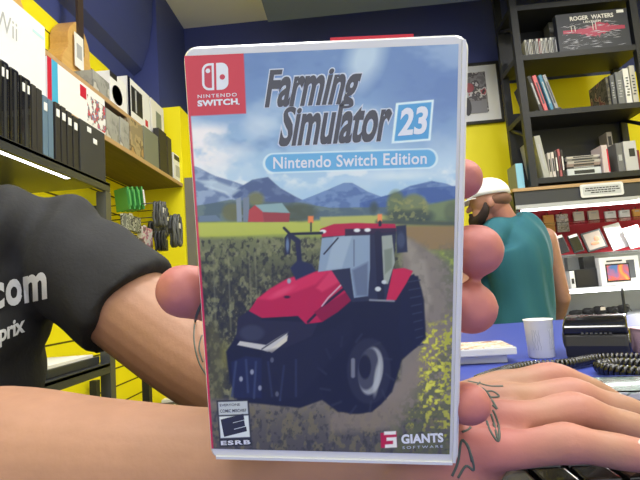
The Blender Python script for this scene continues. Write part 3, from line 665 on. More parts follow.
# ================================================================ THE CUSTOMER
D = 2.5
def ca(x, y, dd_=0): return at(x, y, D+dd_)
cf = Vector((-.62, .78, 0)).normalized(); cr = Vector((.78, .62, 0)).normalized()     # facing, his right
T0 = ca(521, 300); T0.z = 0
cp = thing('person', (T0.x, T0.y, 0), 'customer in white cap and teal tank top, seen from behind', 'person')
co_ = cp.location.copy()
def under2(o): o.data.transform(Matrix.Translation(-co_)); o.parent = cp; return o
hip = Vector((T0.x, T0.y, .92)); ch = ca(520, 258); nb = ca(508, 222, -.0); 
sR = ca(545, 239, .10); sL = ca(492, 240, -.08)
hd = ca(489.5, 203, .0)
b = MB()
limb(b, [(hip, .165, .12), (hip.lerp(ch, .45), .15, .11), (ch, .175, .12), (ca(514, 238), .155, .09), (ca(509, 228), .085, .065)], up=cf, n=28)
limb(b, [(ca(512, 230), .07), (ca(504, 219), .060), (ca(498, 209), .062)], n=20)
lk = Vector((-.93, .36, -.06)).normalized(); sd_ = Vector((0, 0, 1)).cross(lk).normalized(); up_ = lk.cross(sd_)
HR = Matrix((lk, sd_, up_)).transposed()
b.ball(hd+up_*.02, (.098, .078, .092), rot=HR, n=24); b.ball(hd+lk*.042-up_*.055, (.055, .055, .055), rot=HR, n=20)
limb(b, [(hd+lk*.092+up_*.01, .009), (hd+lk*.112-up_*.022, .014)], n=10)
b.ball(hd-sd_*.076-lk*.008-up_*.008, (.018, .010, .030), rot=HR, n=12)
b.ball(hd+sd_*.076-lk*.008-up_*.008, (.018, .010, .030), rot=HR, n=12)
elR = ca(562, 298, .12); wrR = ca(548, 345, .36)
limb(b, [(sR, .062), (sR.lerp(elR, .5), .052), (elR, .044)], n=20); limb(b, [(elR, .043), (elR.lerp(wrR, .4), .042), (wrR, .028), (wrR+(wrR-elR).normalized()*.08, .034, .02)], n=20)
elL = ca(462, 292, -.06); wrL = ca(470, 345, .25)
limb(b, [(sL, .062), (sL.lerp(elL, .5), .052), (elL, .044)], n=20); limb(b, [(elL, .043), (elL.lerp(wrL, .4), .042), (wrL, .028), (wrL+(wrL-elL).normalized()*.08, .034, .02)], n=20)
for w_, e_ in ((wrR, elR), (wrL, elL)):
    dr = (w_-e_).normalized(); sw = dr.cross(Vector((0, 0, 1))).normalized()
    for k in range(4): limb(b, [(w_+dr*.08+sw*(k-1.5)*.018, .009), (w_+dr*.125+sw*(k-1.5)*.020, .008), (w_+dr*(.165-.01*abs(k-1.5))+sw*(k-1.5)*.019-Vector((0, 0, .01)), .007)], n=10)
    limb(b, [(w_+dr*.02+sw*.02, .012), (w_+dr*.06+sw*.05, .010), (w_+dr*.09+sw*.055, .008)], n=10)
cb = fuse(b, 'body', m_skin, .006, 4)
skin_paint(cb, [tuple(ca(500, 215, -.05))], base=(176, 130, 112), pink=(180, 122, 108), r0=.05, r1=.12)
under2(cb)
b = MB()
limb(b, [(hip-Vector((0, 0, .20)), .195, .155), (hip, .19, .145), (hip.lerp(ch, .45), .182, .14), (ca(518, 258), .212, .145), (ca(516, 240), .205, .128), (ca(506, 227.5), .140, .095)], up=cf, n=36, cap0=False, cap1=False)
limb(b, [(sL, .072), (ca(500, 232, -.03), .085), (ca(510, 232, 0), .09)], n=20); limb(b, [(ca(493, 262, .03), .095), (ca(494, 300, .05), .11)], n=20)
tk = fuse(b, 'tank_top', mat('teal_fabric', (36, 100, 116), .8, bump=.2, bs=120), .008, 3)
bm = bmesh.new(); bm.from_mesh(tk.data); bm.normal_update()
for v in bm.verts:
    d = v.co-ch; v.co += v.normal*math.sin(d.dot(cr)*48+d.z*16+noise.noise(v.co*5)*3)*.005
bm.to_mesh(tk.data); bm.free(); under2(tk)
m_cap = mat('white_cap_cotton', (240, 240, 240), .8)
b = MB(); hp = hd+up_*.035
prof = [(.108*math.cos(t*math.pi/2/8), .098*math.sin(t*math.pi/2/8)) for t in range(8)]+[(.004, .0985)]
b.lathe(prof, n=32); vs = [hp+HR @ Vector((v[0]*1.02, v[1]*.84, v[2])) for v in map(Vector, b.v)]; b.v = [tuple(v) for v in vs]
cap_ = under2(b.build('cap', m_cap))
b = MB(); br = []
for i in range(13):
    a_ = -1.0+2.0*i/12; br.append((.098*math.cos(a_)*1.04, .088*math.sin(a_)))
out = [(.060+.115*math.cos(a_*1.0), .084*math.sin(a_)) for a_ in [1.35-2.7*i/12 for i in range(13)]]
poly_ = br+out
b.prism(poly_, -.004, .0, axis='z'); b.v = [tuple(hp+HR @ (Vector(v)+Vector((0, 0, .002-max(0, v[0]-.09)*.25-abs(v[1])*.12)))) for v in b.v]
bo = b.build('brim', m_cap); bo.data.transform(Matrix.Translation(-co_)); bo.parent = cap_
b = MB(); m_beard = mat('dark_beard', (44, 30, 26), .8, bump=.8, bs=150)

for s_ in (-1, 1): limb(b, [(hd+sd_*s_*.068+lk*.012-up_*.012, .014), (hd+sd_*s_*.066+lk*.022-up_*.045, .022), (hd+sd_*s_*.045+lk*.052-up_*.078, .028), (hd+lk*.085-up_*.090, .034)], n=14)
b.ball(hd+lk*.085-up_*.082, (.036, .036, .042), rot=HR, n=16); b.ball(hd+lk*.102-up_*.045, (.012, .030, .008), rot=HR, n=12)
under2(fuse(b, 'beard', m_beard, .006, 3))
b = MB(); b.ball(hd-lk*.03+up_*.008, (.082, .080, .045), rot=HR, n=20); under2(b.build('hair', mat('cropped_hair', (120, 88, 72), .9)))
b = MB()
for s_ in (-1, 1):
    h_ = hip+cr*s_*.09
    limb(b, [((h_.x, h_.y, .90), .10), ((h_.x, h_.y, .75), .095), ((h_.x, h_.y, .48), .07), ((h_.x, h_.y, .08), .055)], n=20, cap1=False)
under2(fuse(b, 'trousers', m_trou, .014, 4))
for s_ in (-1, 1):
    h_ = Vector((hip.x, hip.y, .045))+cr*s_*.09
    b = MB(); limb(b, [(h_-cf*.05, .045, .04), (h_+cf*.06, .048, .042), (h_+cf*.15, .042, .03)], n=18, up=(0, 0, 1)); under2(b.build('shoe', m_black))
# ================================================================ SHOP FITTINGS, LEFT
m_shelfmetal = mat('shelf_metal', (70, 73, 80), .35, metal=.5)
m_postmetal = mat('post_metal', (92, 94, 96), .4, metal=.5)
m_led = mat('led_glow', (255, 255, 255), .5, emit=6)
m_woodlam = mat_wood('shelf_laminate', (82, 64, 54), (102, 82, 68), .35)
m_stk = mat('white_sticker', (238, 238, 236), .6)
XM = -.75; yE = onX(110, 184, XM).y; zM = 1.555
r = thing('display_rack', (XM, yE, 0), 'dark metal shelving rack behind the shop assistant, with a lit strip under its top shelf', 'shelf rack')
def wb(mb, x0, x1, y0, y1, z0, z1, root, mi=0, bev=0):
    L = root.location; mb.box(((x0+x1)/2-L.x, (y0+y1)/2-L.y, (z0+z1)/2-L.z), (abs(x1-x0), abs(y1-y0), abs(z1-z0)), mi, bev=bev)
    return mb
for z in (zM, .985, .55):
    b = MB(); wb(b, XM-.36, XM, .62, yE, z-.008, z, r); wb(b, XM-.012, XM, .62, yE, z-.028, z+.002, r); wb(b, XM-.36, XM-.348, .62, yE, z-.03, z, r); b.build('shelf_board', m_shelfmetal, r)
for x_, y_ in ((XM-.015, yE-.015), (XM-.345, yE-.015), (XM-.015, .635), (XM-.345, .635)):
    b = MB(); wb(b, x_-.016, x_+.016, y_-.016, y_+.016, 0, zM-.03 if x_ > XM-.1 else zM-.03, r); b.build('post', m_postmetal, r)
zl = onX(30, 161, XM-.03).z
b = MB(); wb(b, XM-.04, XM-.018, .7, onX(69, 179, XM-.03).y, zl-.006, zl+.006, r); b.build('light_strip', m_led, r)
b = MB(); wb(b, XM-.36, XM, yE-.012, yE, zM-.10, zM-.07, r).build('end_rail', m_shelfmetal, r)
# wall shelves
XF = -1.05; zW = 1.935; zU = onX(125, 112, -1.10).z
def wshelf(z, xf, y0, y1, lab):
    r = thing('wall_shelf', (xf, y1, z), lab, 'shelf')
    wb(MB(), -1.36, xf-.006, y0, y1, z-.022, z, r).build('board', m_woodlam, r); wb(MB(), xf-.006, xf, y0, y1, z-.022, z, r).build('edge_strip', m_tan, r); return r
wshelf(zW, XF, .9, 3.09, 'long lower wooden wall shelf with tan edge carrying the boxed consoles')
wshelf(zU, -1.10, .9, 2.95, 'upper wooden wall shelf with tan edge, above the boxed consoles')
# upright black consoles and boxes standing on the metal rack
def yx(px, X=XM-.02): return onX(px, 133.5+.46*px, X).y
def zt(px, py, X=XM-.02): return onX(px, py, X).z
m_cons = mat('console_plastic', (24, 24, 27), .22, coat=.6); m_cons2 = mat('matte_console', (38, 36, 36), .55); m_bluegrey = mat('blue_grey_box', (96, 122, 144), .5)
it = [(-14, -1, 52, m_cons, 'n', 'glossy black upright console at the left edge of the picture, on the rack'),
      (0, 10, 58, m_cons, 'g', 'glossy black upright console with white label, leftmost fully visible on the rack'),
      (10.5, 20, 66, m_cons, 'n', 'glossy black upright console on the rack, under the left half of the white console box'),
      (20.5, 32, 74, m_cons, 'g', 'glossy black upright console with white label, under the middle of the white console box'),
      (32.5, 37, 84, m_cons2, 'n', 'thin matte black case on the rack, right of the labelled glossy consoles'),
      (37.5, 43, 88, m_cons2, 'n', 'thin matte black case on the rack, directly left of the blue grey boxes'),
      (43.5, 48.5, 95, m_bluegrey, 's', 'blue grey thin box with white sticker at its top, on the rack'),
      (49, 54, 99, m_bluegrey, 'n', 'plain blue grey thin box on the rack, right of the one with a sticker'),
      (56, 61, 102, m_cons2, 's', 'thin black case with white price sticker, nearest to the blue grey boxes'),
      (62, 67, 106, m_cons2, 's', 'thin black case with white sticker, second to the right of the blue grey boxes'),
      (68, 73, 111, m_cons2, 's', 'thin black case with white sticker, third to the right of the blue grey boxes'),
      (74, 79, 116, m_cons2, 's', 'thin black case with white sticker, beside the wide flat dark box on the rack')]
for x0, x1, tp, m_, k, lab in it:
    y0, y1 = yx(x0), yx(x1); z1 = zt(x0, tp); h = min(z1-zM, .25)
    r = thing('game_console' if m_ is m_cons else 'media_case', (XM-.02, (y0+y1)/2, zM+.0006), lab, 'console' if m_ is m_cons else 'case', 'upright consoles and cases on the metal rack')
    b = MB(); b.box((-.10, 0, h/2), (.20, (y1-y0)*.96, h), 0, bev=.005 if m_ is m_cons else .0015); b.build('casing', m_, r)
    if m_ is m_cons: MB().box((.0005, 0, h/2), (.002, (y1-y0)*.2, h*.9)).build('front_trim', m_dgrey, r)
    if k in 'gs': MB().box((.0006, 0, h-.03), (.0015, (y1-y0)*.6, .022)).build('price_sticker', m_stk, r)
y0, y1 = yx(81), yx(106)
r = thing('storage_box', (XM-.02, (y0+y1)/2, zM+.0006), 'wide dark grey flat box with two white stickers at the end of the rack', 'box'); h = zt(81, 119)-zM
MB().box((-.04, 0, h/2), (.08, y1-y0, h), bev=.002).build('box_body', mat('dark_card', (52, 52, 50), .7), r)
for px, py in ((89, 130), (95, 142)):
    p = onX(px, py, XM-.02); MB().box((.0006, p.y-r.location.y, p.z-zM), (.0015, .022, .016)).build('price_sticker', m_stk, r)
# boxes on the wooden shelves
def shelf_box(name, px0, px1, pyt, X, z0, depth, m_, lab, cat, gap=0, h=None, group=None, xline=None):
    """px0..px1: picture columns of its shelf-front face, pyt: row of its top at px1"""
    rw = (lambda p: 68.3+.63*p) if z0 < 2 else (lambda p: 97+.81*(p-107))
    yA = onX(px0, rw(px0), X).y; yB = onX(px1, rw(px1), X).y; q = onX(px1, pyt, X); h = h or q.z-z0
    r = thing(name, (X, (yA+yB)/2, z0+.0006), lab, cat, group)
    MB().box((-depth/2, 0, h/2), (depth, yB-yA-.006, h), bev=.002).build('carton', m_, r)
    r['h'] = h; r['w'] = yB-yA
    return r, h, yB-yA
def face_rect(r, u0, u1, v0, v1, m_, name, h, w_, off=.001):   # on the front (+X) face, u from the viewer's left
    return MB().box((off/2, -w_/2+w_*(u0+u1)/2, h*(v0+v1)/2), (off, w_*(u1-u0), h*(v1-v0))).build(name, m_, r)
def face_text(r, body_, u0, u1, v0, v1, m_, name, h, w_, bold=.02, off=.0015):
    P = [(off, -w_/2+w_*u, h*v) for u, v in ((u0, v0), (u1, v0), (u1, v1), (u0, v1))]
    return text_onto(MB(), body_, bil(*P), 0, bold).build(name, m_, r)
def front_texture(name, cols, scale, r_=.5):
    """blotchy printed artwork"""
    m = mat(name, cols[0], r_); nt = m.node_tree; b = nt.nodes['Principled BSDF']; tc = nt.nodes.new('ShaderNodeTexCoord')
    n = nt.nodes.new('ShaderNodeTexNoise'); n.inputs['Scale'].default_value = scale; n.inputs['Detail'].default_value = 3; nt.links.new(tc.outputs['Object'], n.inputs['Vector'])
    r = nt.nodes.new('ShaderNodeValToRGB'); r.color_ramp.interpolation = 'CONSTANT'
    e = r.color_ramp.elements; e[0].position = 0; e[0].color = (*lin(cols[0]), 1); e[1].position = .42; e[1].color = (*lin(cols[1]), 1)
    for i, c_ in enumerate(cols[2:]): q = e.new(.5+.07*i); q.color = (*lin(c_), 1)
    nt.links.new(n.outputs['Fac'], r.inputs['Fac']); nt.links.new(r.outputs['Color'], b.inputs['Base Color']); return m
m_redb = mat('red_card', (196, 28, 58), .45); m_cyan = mat('cyan_card', (70, 170, 214), .45); m_lg = mat('light_grey_print', (176, 178, 182), .5)
r, h, w_ = shelf_box('console_box', -30, 46.5, 29, XF-.01, zW, .12, m_white, 'big white console box with grey lettering, leftmost box on the wooden shelf', 'box')
yq = lambda px: (onX(px, 60, XF-.01).y-(r.location.y-w_/2))/w_
face_text(r, 'Wii', yq(-6), yq(17), .50, .74, m_lg, 'printed_name', h, w_, .0)
face_rect(r, yq(33), yq(44), .80, .84, mat('pale_cyan', (190, 226, 232), .5), 'blue_mark', h, w_)
r, h, w_ = shelf_box('console_box', 47.5, 106, 101, XF-.005, zW, .10, m_white, 'white console box with red and blue end and red emblem, beside the big white box', 'box')
face_rect(r, 0, .06, 0, 1, m_redb, 'red_band', h, w_); face_rect(r, .06, .15, 0, 1, m_cyan, 'blue_band', h, w_)
yq = lambda px: (onX(px, 90, XF-.005).y-(r.location.y-w_/2))/w_
face_rect(r, yq(80), yq(86), .62, .92, m_redb, 'red_emblem', h, w_)
face_rect(r, yq(87), yq(104.5), .06, .80, front_texture('console_picture', [(236, 236, 238), (226, 224, 228), (110, 112, 120), (206, 60, 70), (90, 150, 190), (40, 42, 48)], 32), 'printed_picture', h, w_)
m_gp = front_texture('grey_pack_print', [(166, 166, 162), (156, 156, 154), (134, 134, 132), (196, 194, 188)], 9)
m_bp = front_texture('brown_pack_print', [(142, 128, 104), (168, 150, 118), (112, 96, 72), (176, 140, 90)], 10)
sb = shelf_box
sb('boxed_accessory', 106.5, 120, 118, XF-.02, zW, .14, m_gp, 'grey clear packaged accessory right of the white console box with red emblem', 'box')
sb('boxed_accessory', 120.5, 130, 124, XF-.02, zW, .14, m_gp, 'second grey clear packaged accessory, left of the brown pack on the shelf', 'box')
sb('boxed_accessory', 130.5, 144, 128.5, XF-.02, zW, .14, m_bp, 'brownish packaged accessory in the middle of the lower wooden shelf', 'box')
r, h, w_ = sb('boxed_game', 144.5, 159.5, 138, XF-.02, zW, .15, mat('grey_green_card', (120, 124, 112), .6), 'plain grey green box on the lower wooden shelf', 'box')
sb('boxed_game', 160, 168, 135.5, XF-.02, zW, .035, mat('charcoal_card', (44, 42, 40), .6), 'charcoal box beside the plain grey green box', 'box')
sb('boxed_game', 168.5, 173, 141, XF-.02, zW, .035, mat('dark_olive_card', (62, 58, 46), .6), 'narrow dark olive box right of the charcoal box on the shelf', 'box')
r, h, w_ = sb('boxed_game', 174, 184, 160.5, XF-.02, zW, .10, m_white, 'small white box with dark print at the far end of the lower shelf', 'box')
face_rect(r, .1, .9, .78, .95, m_black, 'dark_print', h, w_); face_rect(r, .2, .8, .2, .6, m_lg, 'grey_print', h, w_)
# upper shelf
XU = -1.115
r, h, w_ = sb('boxed_accessory', 93, 110, 84, XU, zU, .12, m_gp, 'grey packaged box on the upper shelf beside the guitar', 'box')
r, h, w_ = sb('headphone_box', 110.5, 127.5, 86, XU, zU, .12, m_white, 'white box with black headphones printed on it, upper shelf', 'box')
P = MB(); c_ = (.0008, 0.0, h*.42)
P.lathe([(.10, 0), (.10, .001)], n=24); P.v = [(.0012, v[0]*w_*3.0-w_*.1, h*.40+v[1]*h*2.9) for v in P.v]
P.build('printed_headphones', m_black, r); face_rect(r, .0, .4, .82, .99, m_black, 'black_corner', h, w_)
r, h, w_ = sb('console_box', 128.5, 151, 98, XU, zU, .16, m_white, 'tall white console box with a dark console picture, upper shelf', 'box')
face_rect(r, .14, .62, .22, .84, m_black, 'printed_console', h, w_); face_rect(r, .30, .36, .25, .8, m_lg, 'printed_console_edge', h, w_, .0015); face_rect(r, .74, .86, .12, .28, m_redb, 'red_mark', h, w_); face_rect(r, 0, .1, 0, 1, m_blackg, 'dark_side_band', h, w_)
r, h, w_ = sb('boxed_accessory', 152, 165, 111, XU, zU, .14, m_paper, 'white and grey box at the far end of the upper shelf', 'box')
face_rect(r, .35, .75, .15, .75, mat('sage_print', (132, 140, 128), .6), 'sage_panel', h, w_)
# guitars standing on the upper shelf, leaning back
m_gtop = mat_wood('spruce_top', (214, 170, 98), (222, 180, 110), .35); m_gside = mat_wood('guitar_side', (196, 150, 92), (206, 160, 98), .4); m_neck = mat('rosewood', (62, 48, 42), .5)
def guitar(loc, lab, s=1.0, tilt=0):
    r = thing('acoustic_guitar', loc, lab, 'guitar', 'guitars on the upper shelf')
    N = 44; out = []
    for i in range(N):
        t = 2*math.pi*i/N; z = -math.cos(t)*.235+.235; u = z/.47
        wd = (.185*math.sin(math.pi*min(1, max(0, u))**.82)**.62)*(1-.28*math.exp(-((u-.60)/.13)**2))*(1-.22*u)
        out.append((wd*(1 if math.sin(t) >= 0 else -1), z))
    b = MB(); b.prism([(y*s, z*s) for y, z in out], -.095*s, 0, axis='x'); b.build('body', m_gside, r)
    b = MB(); b.prism([(y*s*.985, z*s*.985+.003) for y, z in out], 0, .003, axis='x'); b.build('soundboard', m_gtop, r)
    b = MB(); b.lathe([(.048*s, 0), (.048*s, .001)], n=28); b.v = [(.0035+v[2], v[0], .31*s+v[1]) for v in b.v]; b.build('sound_hole', m_black, r)
    b = MB(); b.box((.008, 0, .60*s), (.014, .052*s, .58*s)); b.build('neck', m_neck, r)
    b = MB(); b.box((.006, 0, .97*s), (.016, .072*s, .16*s), bev=.003); b.build('headstock', m_neck, r)
    b = MB(); b.box((.008, 0, .12*s), (.01, .14*s, .018*s), bev=.002); b.build('bridge', m_neck, r)
    b = MB(); b.box((.017, -.03*s, .28*s), (.002, .085*s, .19*s)); tg = b.build('price_tag', m_stk, r)
    b = MB(); b.box((.0185, -.03*s, .28*s), (.001, .05*s, .08*s)); b.build('tag_print', m_lg, tg)
    return r
gp = onX(74, 88, -1.262)
g1 = guitar((-1.262, gp.y+.05, zU+.001), 'tan acoustic guitar with white price tag standing behind the white console box', .92)
gp = onX(-2, 60, -1.262)
g2 = guitar((-1.262, gp.y+.02, zU+.001), 'tan acoustic guitar in the top left corner, above the big white box', 1.0)
# hanging goods on the yellow slat wall
m_green = mat('green_case', (84, 176, 96), .35, coat=.4); m_hook = mat('hook_steel', (70, 72, 74), .3, metal=.8)
XW = -1.36
def hook(px, py, X=XW, n_=.16):
    p = onX(px, py, X+n_*.5); return p
X_ = -1.10
for i, lab in enumerate(['hanging green game case nearest to the camera on the peg', 'hanging green game case second from the front on the peg', 'hanging green game case third from the front on the peg', 'hanging green game case furthest back on the peg, its white back label showing']):
    x0 = 131+i*4.6; p = onX(x0+2, 209, X_); q = onX(x0+2, 187, X_); 
    r = thing('game_case', (X_-.02, p.y, p.z+.0), lab, 'game case', 'green cases on a peg'); r.rotation_euler = (.10, 0, -.55)
    hh = q.z-p.z
    MB().box((-.05, 0, hh/2), (.12, .010, hh), bev=.002).build('case_shell', m_green, r); MB().box((-.045, -.0065, hh/2), (.10, .0015, hh*.8)).build('cover_sheet', m_green, r)
    MB().box((.0195, .0, hh*.5), (.0015, .010, hh*.7)).build('spine_label', m_green if i < 3 else m_paper, r)
pk = [(123, 139, 216, 231, 'clear packaged accessory with white and black print on the yellow wall, upper row', [(212, 212, 208), (60, 60, 62), (180, 184, 176), (120, 124, 118)]),
      (124, 137, 235.5, 247, 'black and silver packaged accessory below the clear pack on the yellow wall', [(70, 70, 74), (190, 190, 190), (40, 40, 42), (200, 190, 160)]),
      (140, 151, 228, 252, 'white pack with pink print hanging on the yellow wall', [(228, 224, 224), (236, 232, 230), (214, 140, 170), (110, 100, 104)])]
for i, (x0, x1, yt_, yb_, lab, cols) in enumerate(pk):
    X2 = -1.16; p = onX(x0, yb_, X2); q = onX(x1, yb_, X2); t_ = onX((x0+x1)/2, yt_, X2); pm = onX((x0+x1)/2, yb_, X2)
    r = thing('packaged_accessory', (X2, (p.y+q.y)/2, pm.z), lab, 'packaged accessory', 'packs hanging on the yellow wall')
    hh = t_.z-pm.z
    MB().box((0, 0, hh/2), (.03, (q.y-p.y)*.96, hh), bev=.002).build('pack', front_texture('pack_print_%d' % i, cols, 26), r)
    b = MB(); b.tube([(0, 0, hh-.004), (0, 0, hh+.012), (XW-X2+.002, 0, hh+.014)], .003, n=6); b.build('hook', m_hook, r)
    MB().box((0, 0, hh+.004), (.002, .04, .02)).build('hang_tab', m_paper, r)
# looped cables and controllers hanging on pegs
m_cab = mat('cable_rubber', (56, 58, 60), .45); m_cab2 = mat('grey_cable', (84, 86, 88), .5)
cabs = [(149, 222, 236, m_cab, 'small dark coiled cable hanging below the grey coiled bundle'), (155, 203, 226, m_cab2, 'grey coiled cable bundle hanging in the middle of the yellow wall'),
        (160, 210, 236, m_cab, 'long dark coiled cable with adaptor on the yellow wall'), (171, 216, 246, m_cab2, 'grey coiled cable with a dangling plug, far right on the yellow wall'), (157, 232, 250, m_cab, 'dark cable coil low on the yellow wall behind the others')]
for i, (px, t_, b_, m_, lab) in enumerate(cabs):
    X2 = [-1.22, -1.03, -1.20, -.98, -1.12][i]; p = onX(px, t_, X2); q = onX(px, b_, X2); hh = p.z-q.z
    r = thing('cable_bundle', tuple(p), lab, 'cable', 'coiled cables on pegs')
    b = MB(); rnd = random.Random(i)
    for k in range(9):
        w2 = hh*rnd.uniform(.08, .2); o_ = rnd.uniform(-.02, .02); pts = [(rnd.uniform(-.004, .004)+k*.006, o_+w2*math.sin(a_), -hh*.5+hh*.5*math.cos(a_)) for a_ in [2*math.pi*j/22 for j in range(23)]]
        b.tube(pts, .008, n=7)
    b.build('coil', m_, r)
    MB().box((.012, 0, -hh*.5), (.05, hh*.30, .03), bev=.006).build('cable_tie', m_black, r)
    b = MB(); b.box((.03, .03, -hh*.72), (.035, .05, .07), bev=.008); b.build('adaptor', m_cab, r)
    MB().box((.05, .0, -hh*.35), (.002, .035, .03)).build('paper_tag', m_paper, r)
    b = MB(); b.tube([(.02, 0, .0), (XW-X2+.002, 0, .004)], .003, n=6); b.build('hook', m_hook, r)
# low things on the far side: pegs, lower rack and its papers
def low_rack():
    p = onX(187, 403, XF); z = p.z
    r = thing('low_rack', (XF, 3.0, 0), 'low black metal rack below the slat wall, papers on its top shelf', 'shelf rack')
    for zz in (z, z*.5):
        b = MB(); wb(b, -1.34, XF+.02, 1.9, 3.05, zz-.03, zz, r); b.build('shelf_board', m_black, r)
    for y_ in (1.93, 2.42, 3.02):
        for x_ in (XF, -1.32):
            b = MB(); wb(b, x_-.018, x_+.018, y_-.018, y_+.018, 0, z+.26 if y_ < 3 else z, r); b.build('post', m_black, r)
    for i, (px, ppy, rz, lab) in enumerate([(150, 404, .3, 'loose white papers spread nearest on the low rack'), (163, 400, -.2, 'white magazine lying in the middle of the low rack'), (174, 397, .1, 'folded white leaflet at the far end of the low rack')]):
        q = onX(px, ppy, XF-.08); q.y += (i-1)*.12; s = MB().box((0, 0, .004+i*.002), (.17, .14, .008+i*.004), bev=.001).box((.01, .01, .011+i*.004), (.13, .11, .004), rot=Matrix.Rotation(.4, 3, 'Z'))
        o = s.build('loose_paper', m_paper); o.location = (XF-.10, q.y, z+.0006); o.rotation_euler = (0, 0, rz); tag(o, lab, 'paper', 'papers on the low rack')
low_rack()
# papers and a box under the metal rack's shelf
r = thing('document_tray', (XM-.15, yE-.165, .9856), 'dark tray with white papers on the lower shelf of the metal rack', 'tray')
MB().box((0, 0, .012), (.24, .26, .024), bev=.003).build('tray', m_dgrey, r); MB().box((.01, 0, .028), (.20, .22, .008)).build('papers', m_paper, r)
r = thing('storage_box', (XM-.14, yE-.20, .5506), 'black plastic storage box with a white sticker, low on the metal rack', 'box')
MB().box((0, 0, .16), (.22, .30, .32), bev=.006).build('box_body', m_black, r); MB().box((0, 0, .325), (.23, .31, .014), bev=.004).build('lid', m_blackg, r)
p = onX(99, 401, XM-.01); MB().box((.1112, p.y-r.location.y, p.z-.55), (.0015, .03, .022)).build('price_sticker', m_stk, r)
# games on the yellow wall, low
for i, (px, py, lab) in enumerate([(134, 268, 'dark round headset hanging low on the yellow wall, left'), (171, 272, 'dark round headset hanging low on the yellow wall, right')]):
    p = onX(px, py, -1.18); r = thing('headset', tuple(p), lab, 'headset', 'headsets low on the yellow wall')
    b = MB(); b.tube([(0, .05*math.cos(a_), .055*math.sin(a_)) for a_ in [math.pi*j/14 for j in range(15)]], .006, n=8); b.build('headband', m_black, r)
    for s_ in (-1, 1): b = MB(); b.ball((0, s_*.052, -.012), (.028, .016, .03), n=14); b.build('ear_cup', m_black, r)
    b = MB(); b.tube([(0, 0, .052), (XW+1.182, 0, .054)], .003, n=6); b.build('hook', m_hook, r)
# ================================================================ PICTURE, BOOKCASE AND DISPLAY CABINET
Yb = 3.7
p0, p1, p2, p3 = onY(440, 64, Yb-.03), onY(497, 60.5, Yb-.03), onY(505, 121, Yb-.03), onY(440, 128, Yb-.03)
cx = (p0.x+p1.x)/2; w_ = .50; x1 = p1.x+.01; z1 = (p1.z); z0 = p2.z-.0; h_ = z1-z0; x0 = x1-w_
r = thing('framed_picture', ((x0+x1)/2, Yb, (z0+z1)/2), 'framed motorcycle photo with wide white mat on the back wall', 'picture')
b = MB()
for a_ in ((-w_/2+.01, 0, .02, h_), (w_/2-.01, 0, .02, h_), (0, h_/2-.01, w_-.04, .02), (0, -h_/2+.01, w_-.04, .02)): b.box((a_[0], -.015, a_[1]), (a_[2], .03, a_[3]))
b.build('frame', m_black, r); MB().box((0, -.010, 0), (w_-.04, .008, h_-.04)).build('mat_board', m_white, r)
ph = MB().box((0, -.016, .01), (w_*.56, .004, h_*.66)).build('photo_print', front_texture('photo_print', [(120, 118, 124), (140, 138, 144), (96, 92, 98), (206, 204, 208), (176, 96, 106), (60, 60, 66)], 13), r)
MB().box((.0, -.0185, -.11), (w_*.52, .001, .10)).build('road', mat('print_grey', (142, 142, 150), .5), ph)
b = MB(); b.ball((-.06, -.019, .0), (.06, .0015, .075)); b.ball((.0, -.019, .05), (.045, .0015, .04), 1); b.ball((-.02, -.0195, -.10), (.03, .0015, .075), 2); b.build('rider', [mat('print_light', (196, 198, 204), .5), mat('print_pink', (170, 90, 100), .5), mat('print_dark', (70, 70, 78), .5)], ph)
m_bk = mat('bookcase_black', (28, 30, 36), .5, var=.1, vs=8)
X0, X1, YF, YR = 1.215, 2.03, 3.10, 3.42
zs = [1.745, onY(517, 117, YF).z, onY(515, 60, YF).z, onY(512, 10, YF).z, 3.24]
r = thing('bookcase', ((X0+X1)/2, YF, 1.72), 'open black wooden bookcase standing on top of the display cabinet', 'bookcase')
tz = .036
for x_ in (X0, X1-.045):
    for y_ in (YF, YR-.04): b = MB(); wb(b, x_, x_+.045, y_, y_+.04, 1.722, 3.26, r); b.build('post', m_bk, r)
for z in zs: b = MB(); wb(b, X0+.002, X1-.002, YF+.003, YR-.003, z-tz*.2, z+tz*.8, r); b.build('shelf_board', m_bk, r)
for i in (0, 2): b = MB(); wb(b, X0+.045, X1-.045, YR-.012, YR-.004, zs[i]+tz, zs[i+1], r); b.build('back_panel', m_bk, r)
b = MB(); wb(b, X0+.045, X1-.045, YR-.012, YR-.004, zs[1]+tz, zs[1]+tz+.09, r); b.build('back_panel', m_bk, r)
for x_ in (X0+.02, X1-.03):
    for i in (1, 3):
        p = MB(); p.tube([(x_-r.location.x, .0+.03, zs[i]-.12-1.72), (x_-r.location.x, YR-YF-.04, zs[i]-.0-1.72)], .014, n=4); p.build('brace', m_bk, r)
def rbox(name, px0, px1, pyt, z0, Y, depth, m_, lab, cat, group=None, lean=0, pyb=None, h=None, part='cover_board', tilt_y=0):
    pa = onY(px0, pyt, Y); pb = onY(px1, pyt, Y); hh = h or (pa.z+pb.z)/2-z0
    r = thing(name, ((pa.x+pb.x)/2, Y, z0+.0006), lab, cat, group); r.rotation_euler = (0, lean, 0)
    MB().box((0, depth/2, hh/2), (pb.x-pa.x-.002, depth, hh), bev=.0015).build(part, m_, r); return r, hh, pb.x-pa.x
T_ = lambda i: zs[i]+tz*.8
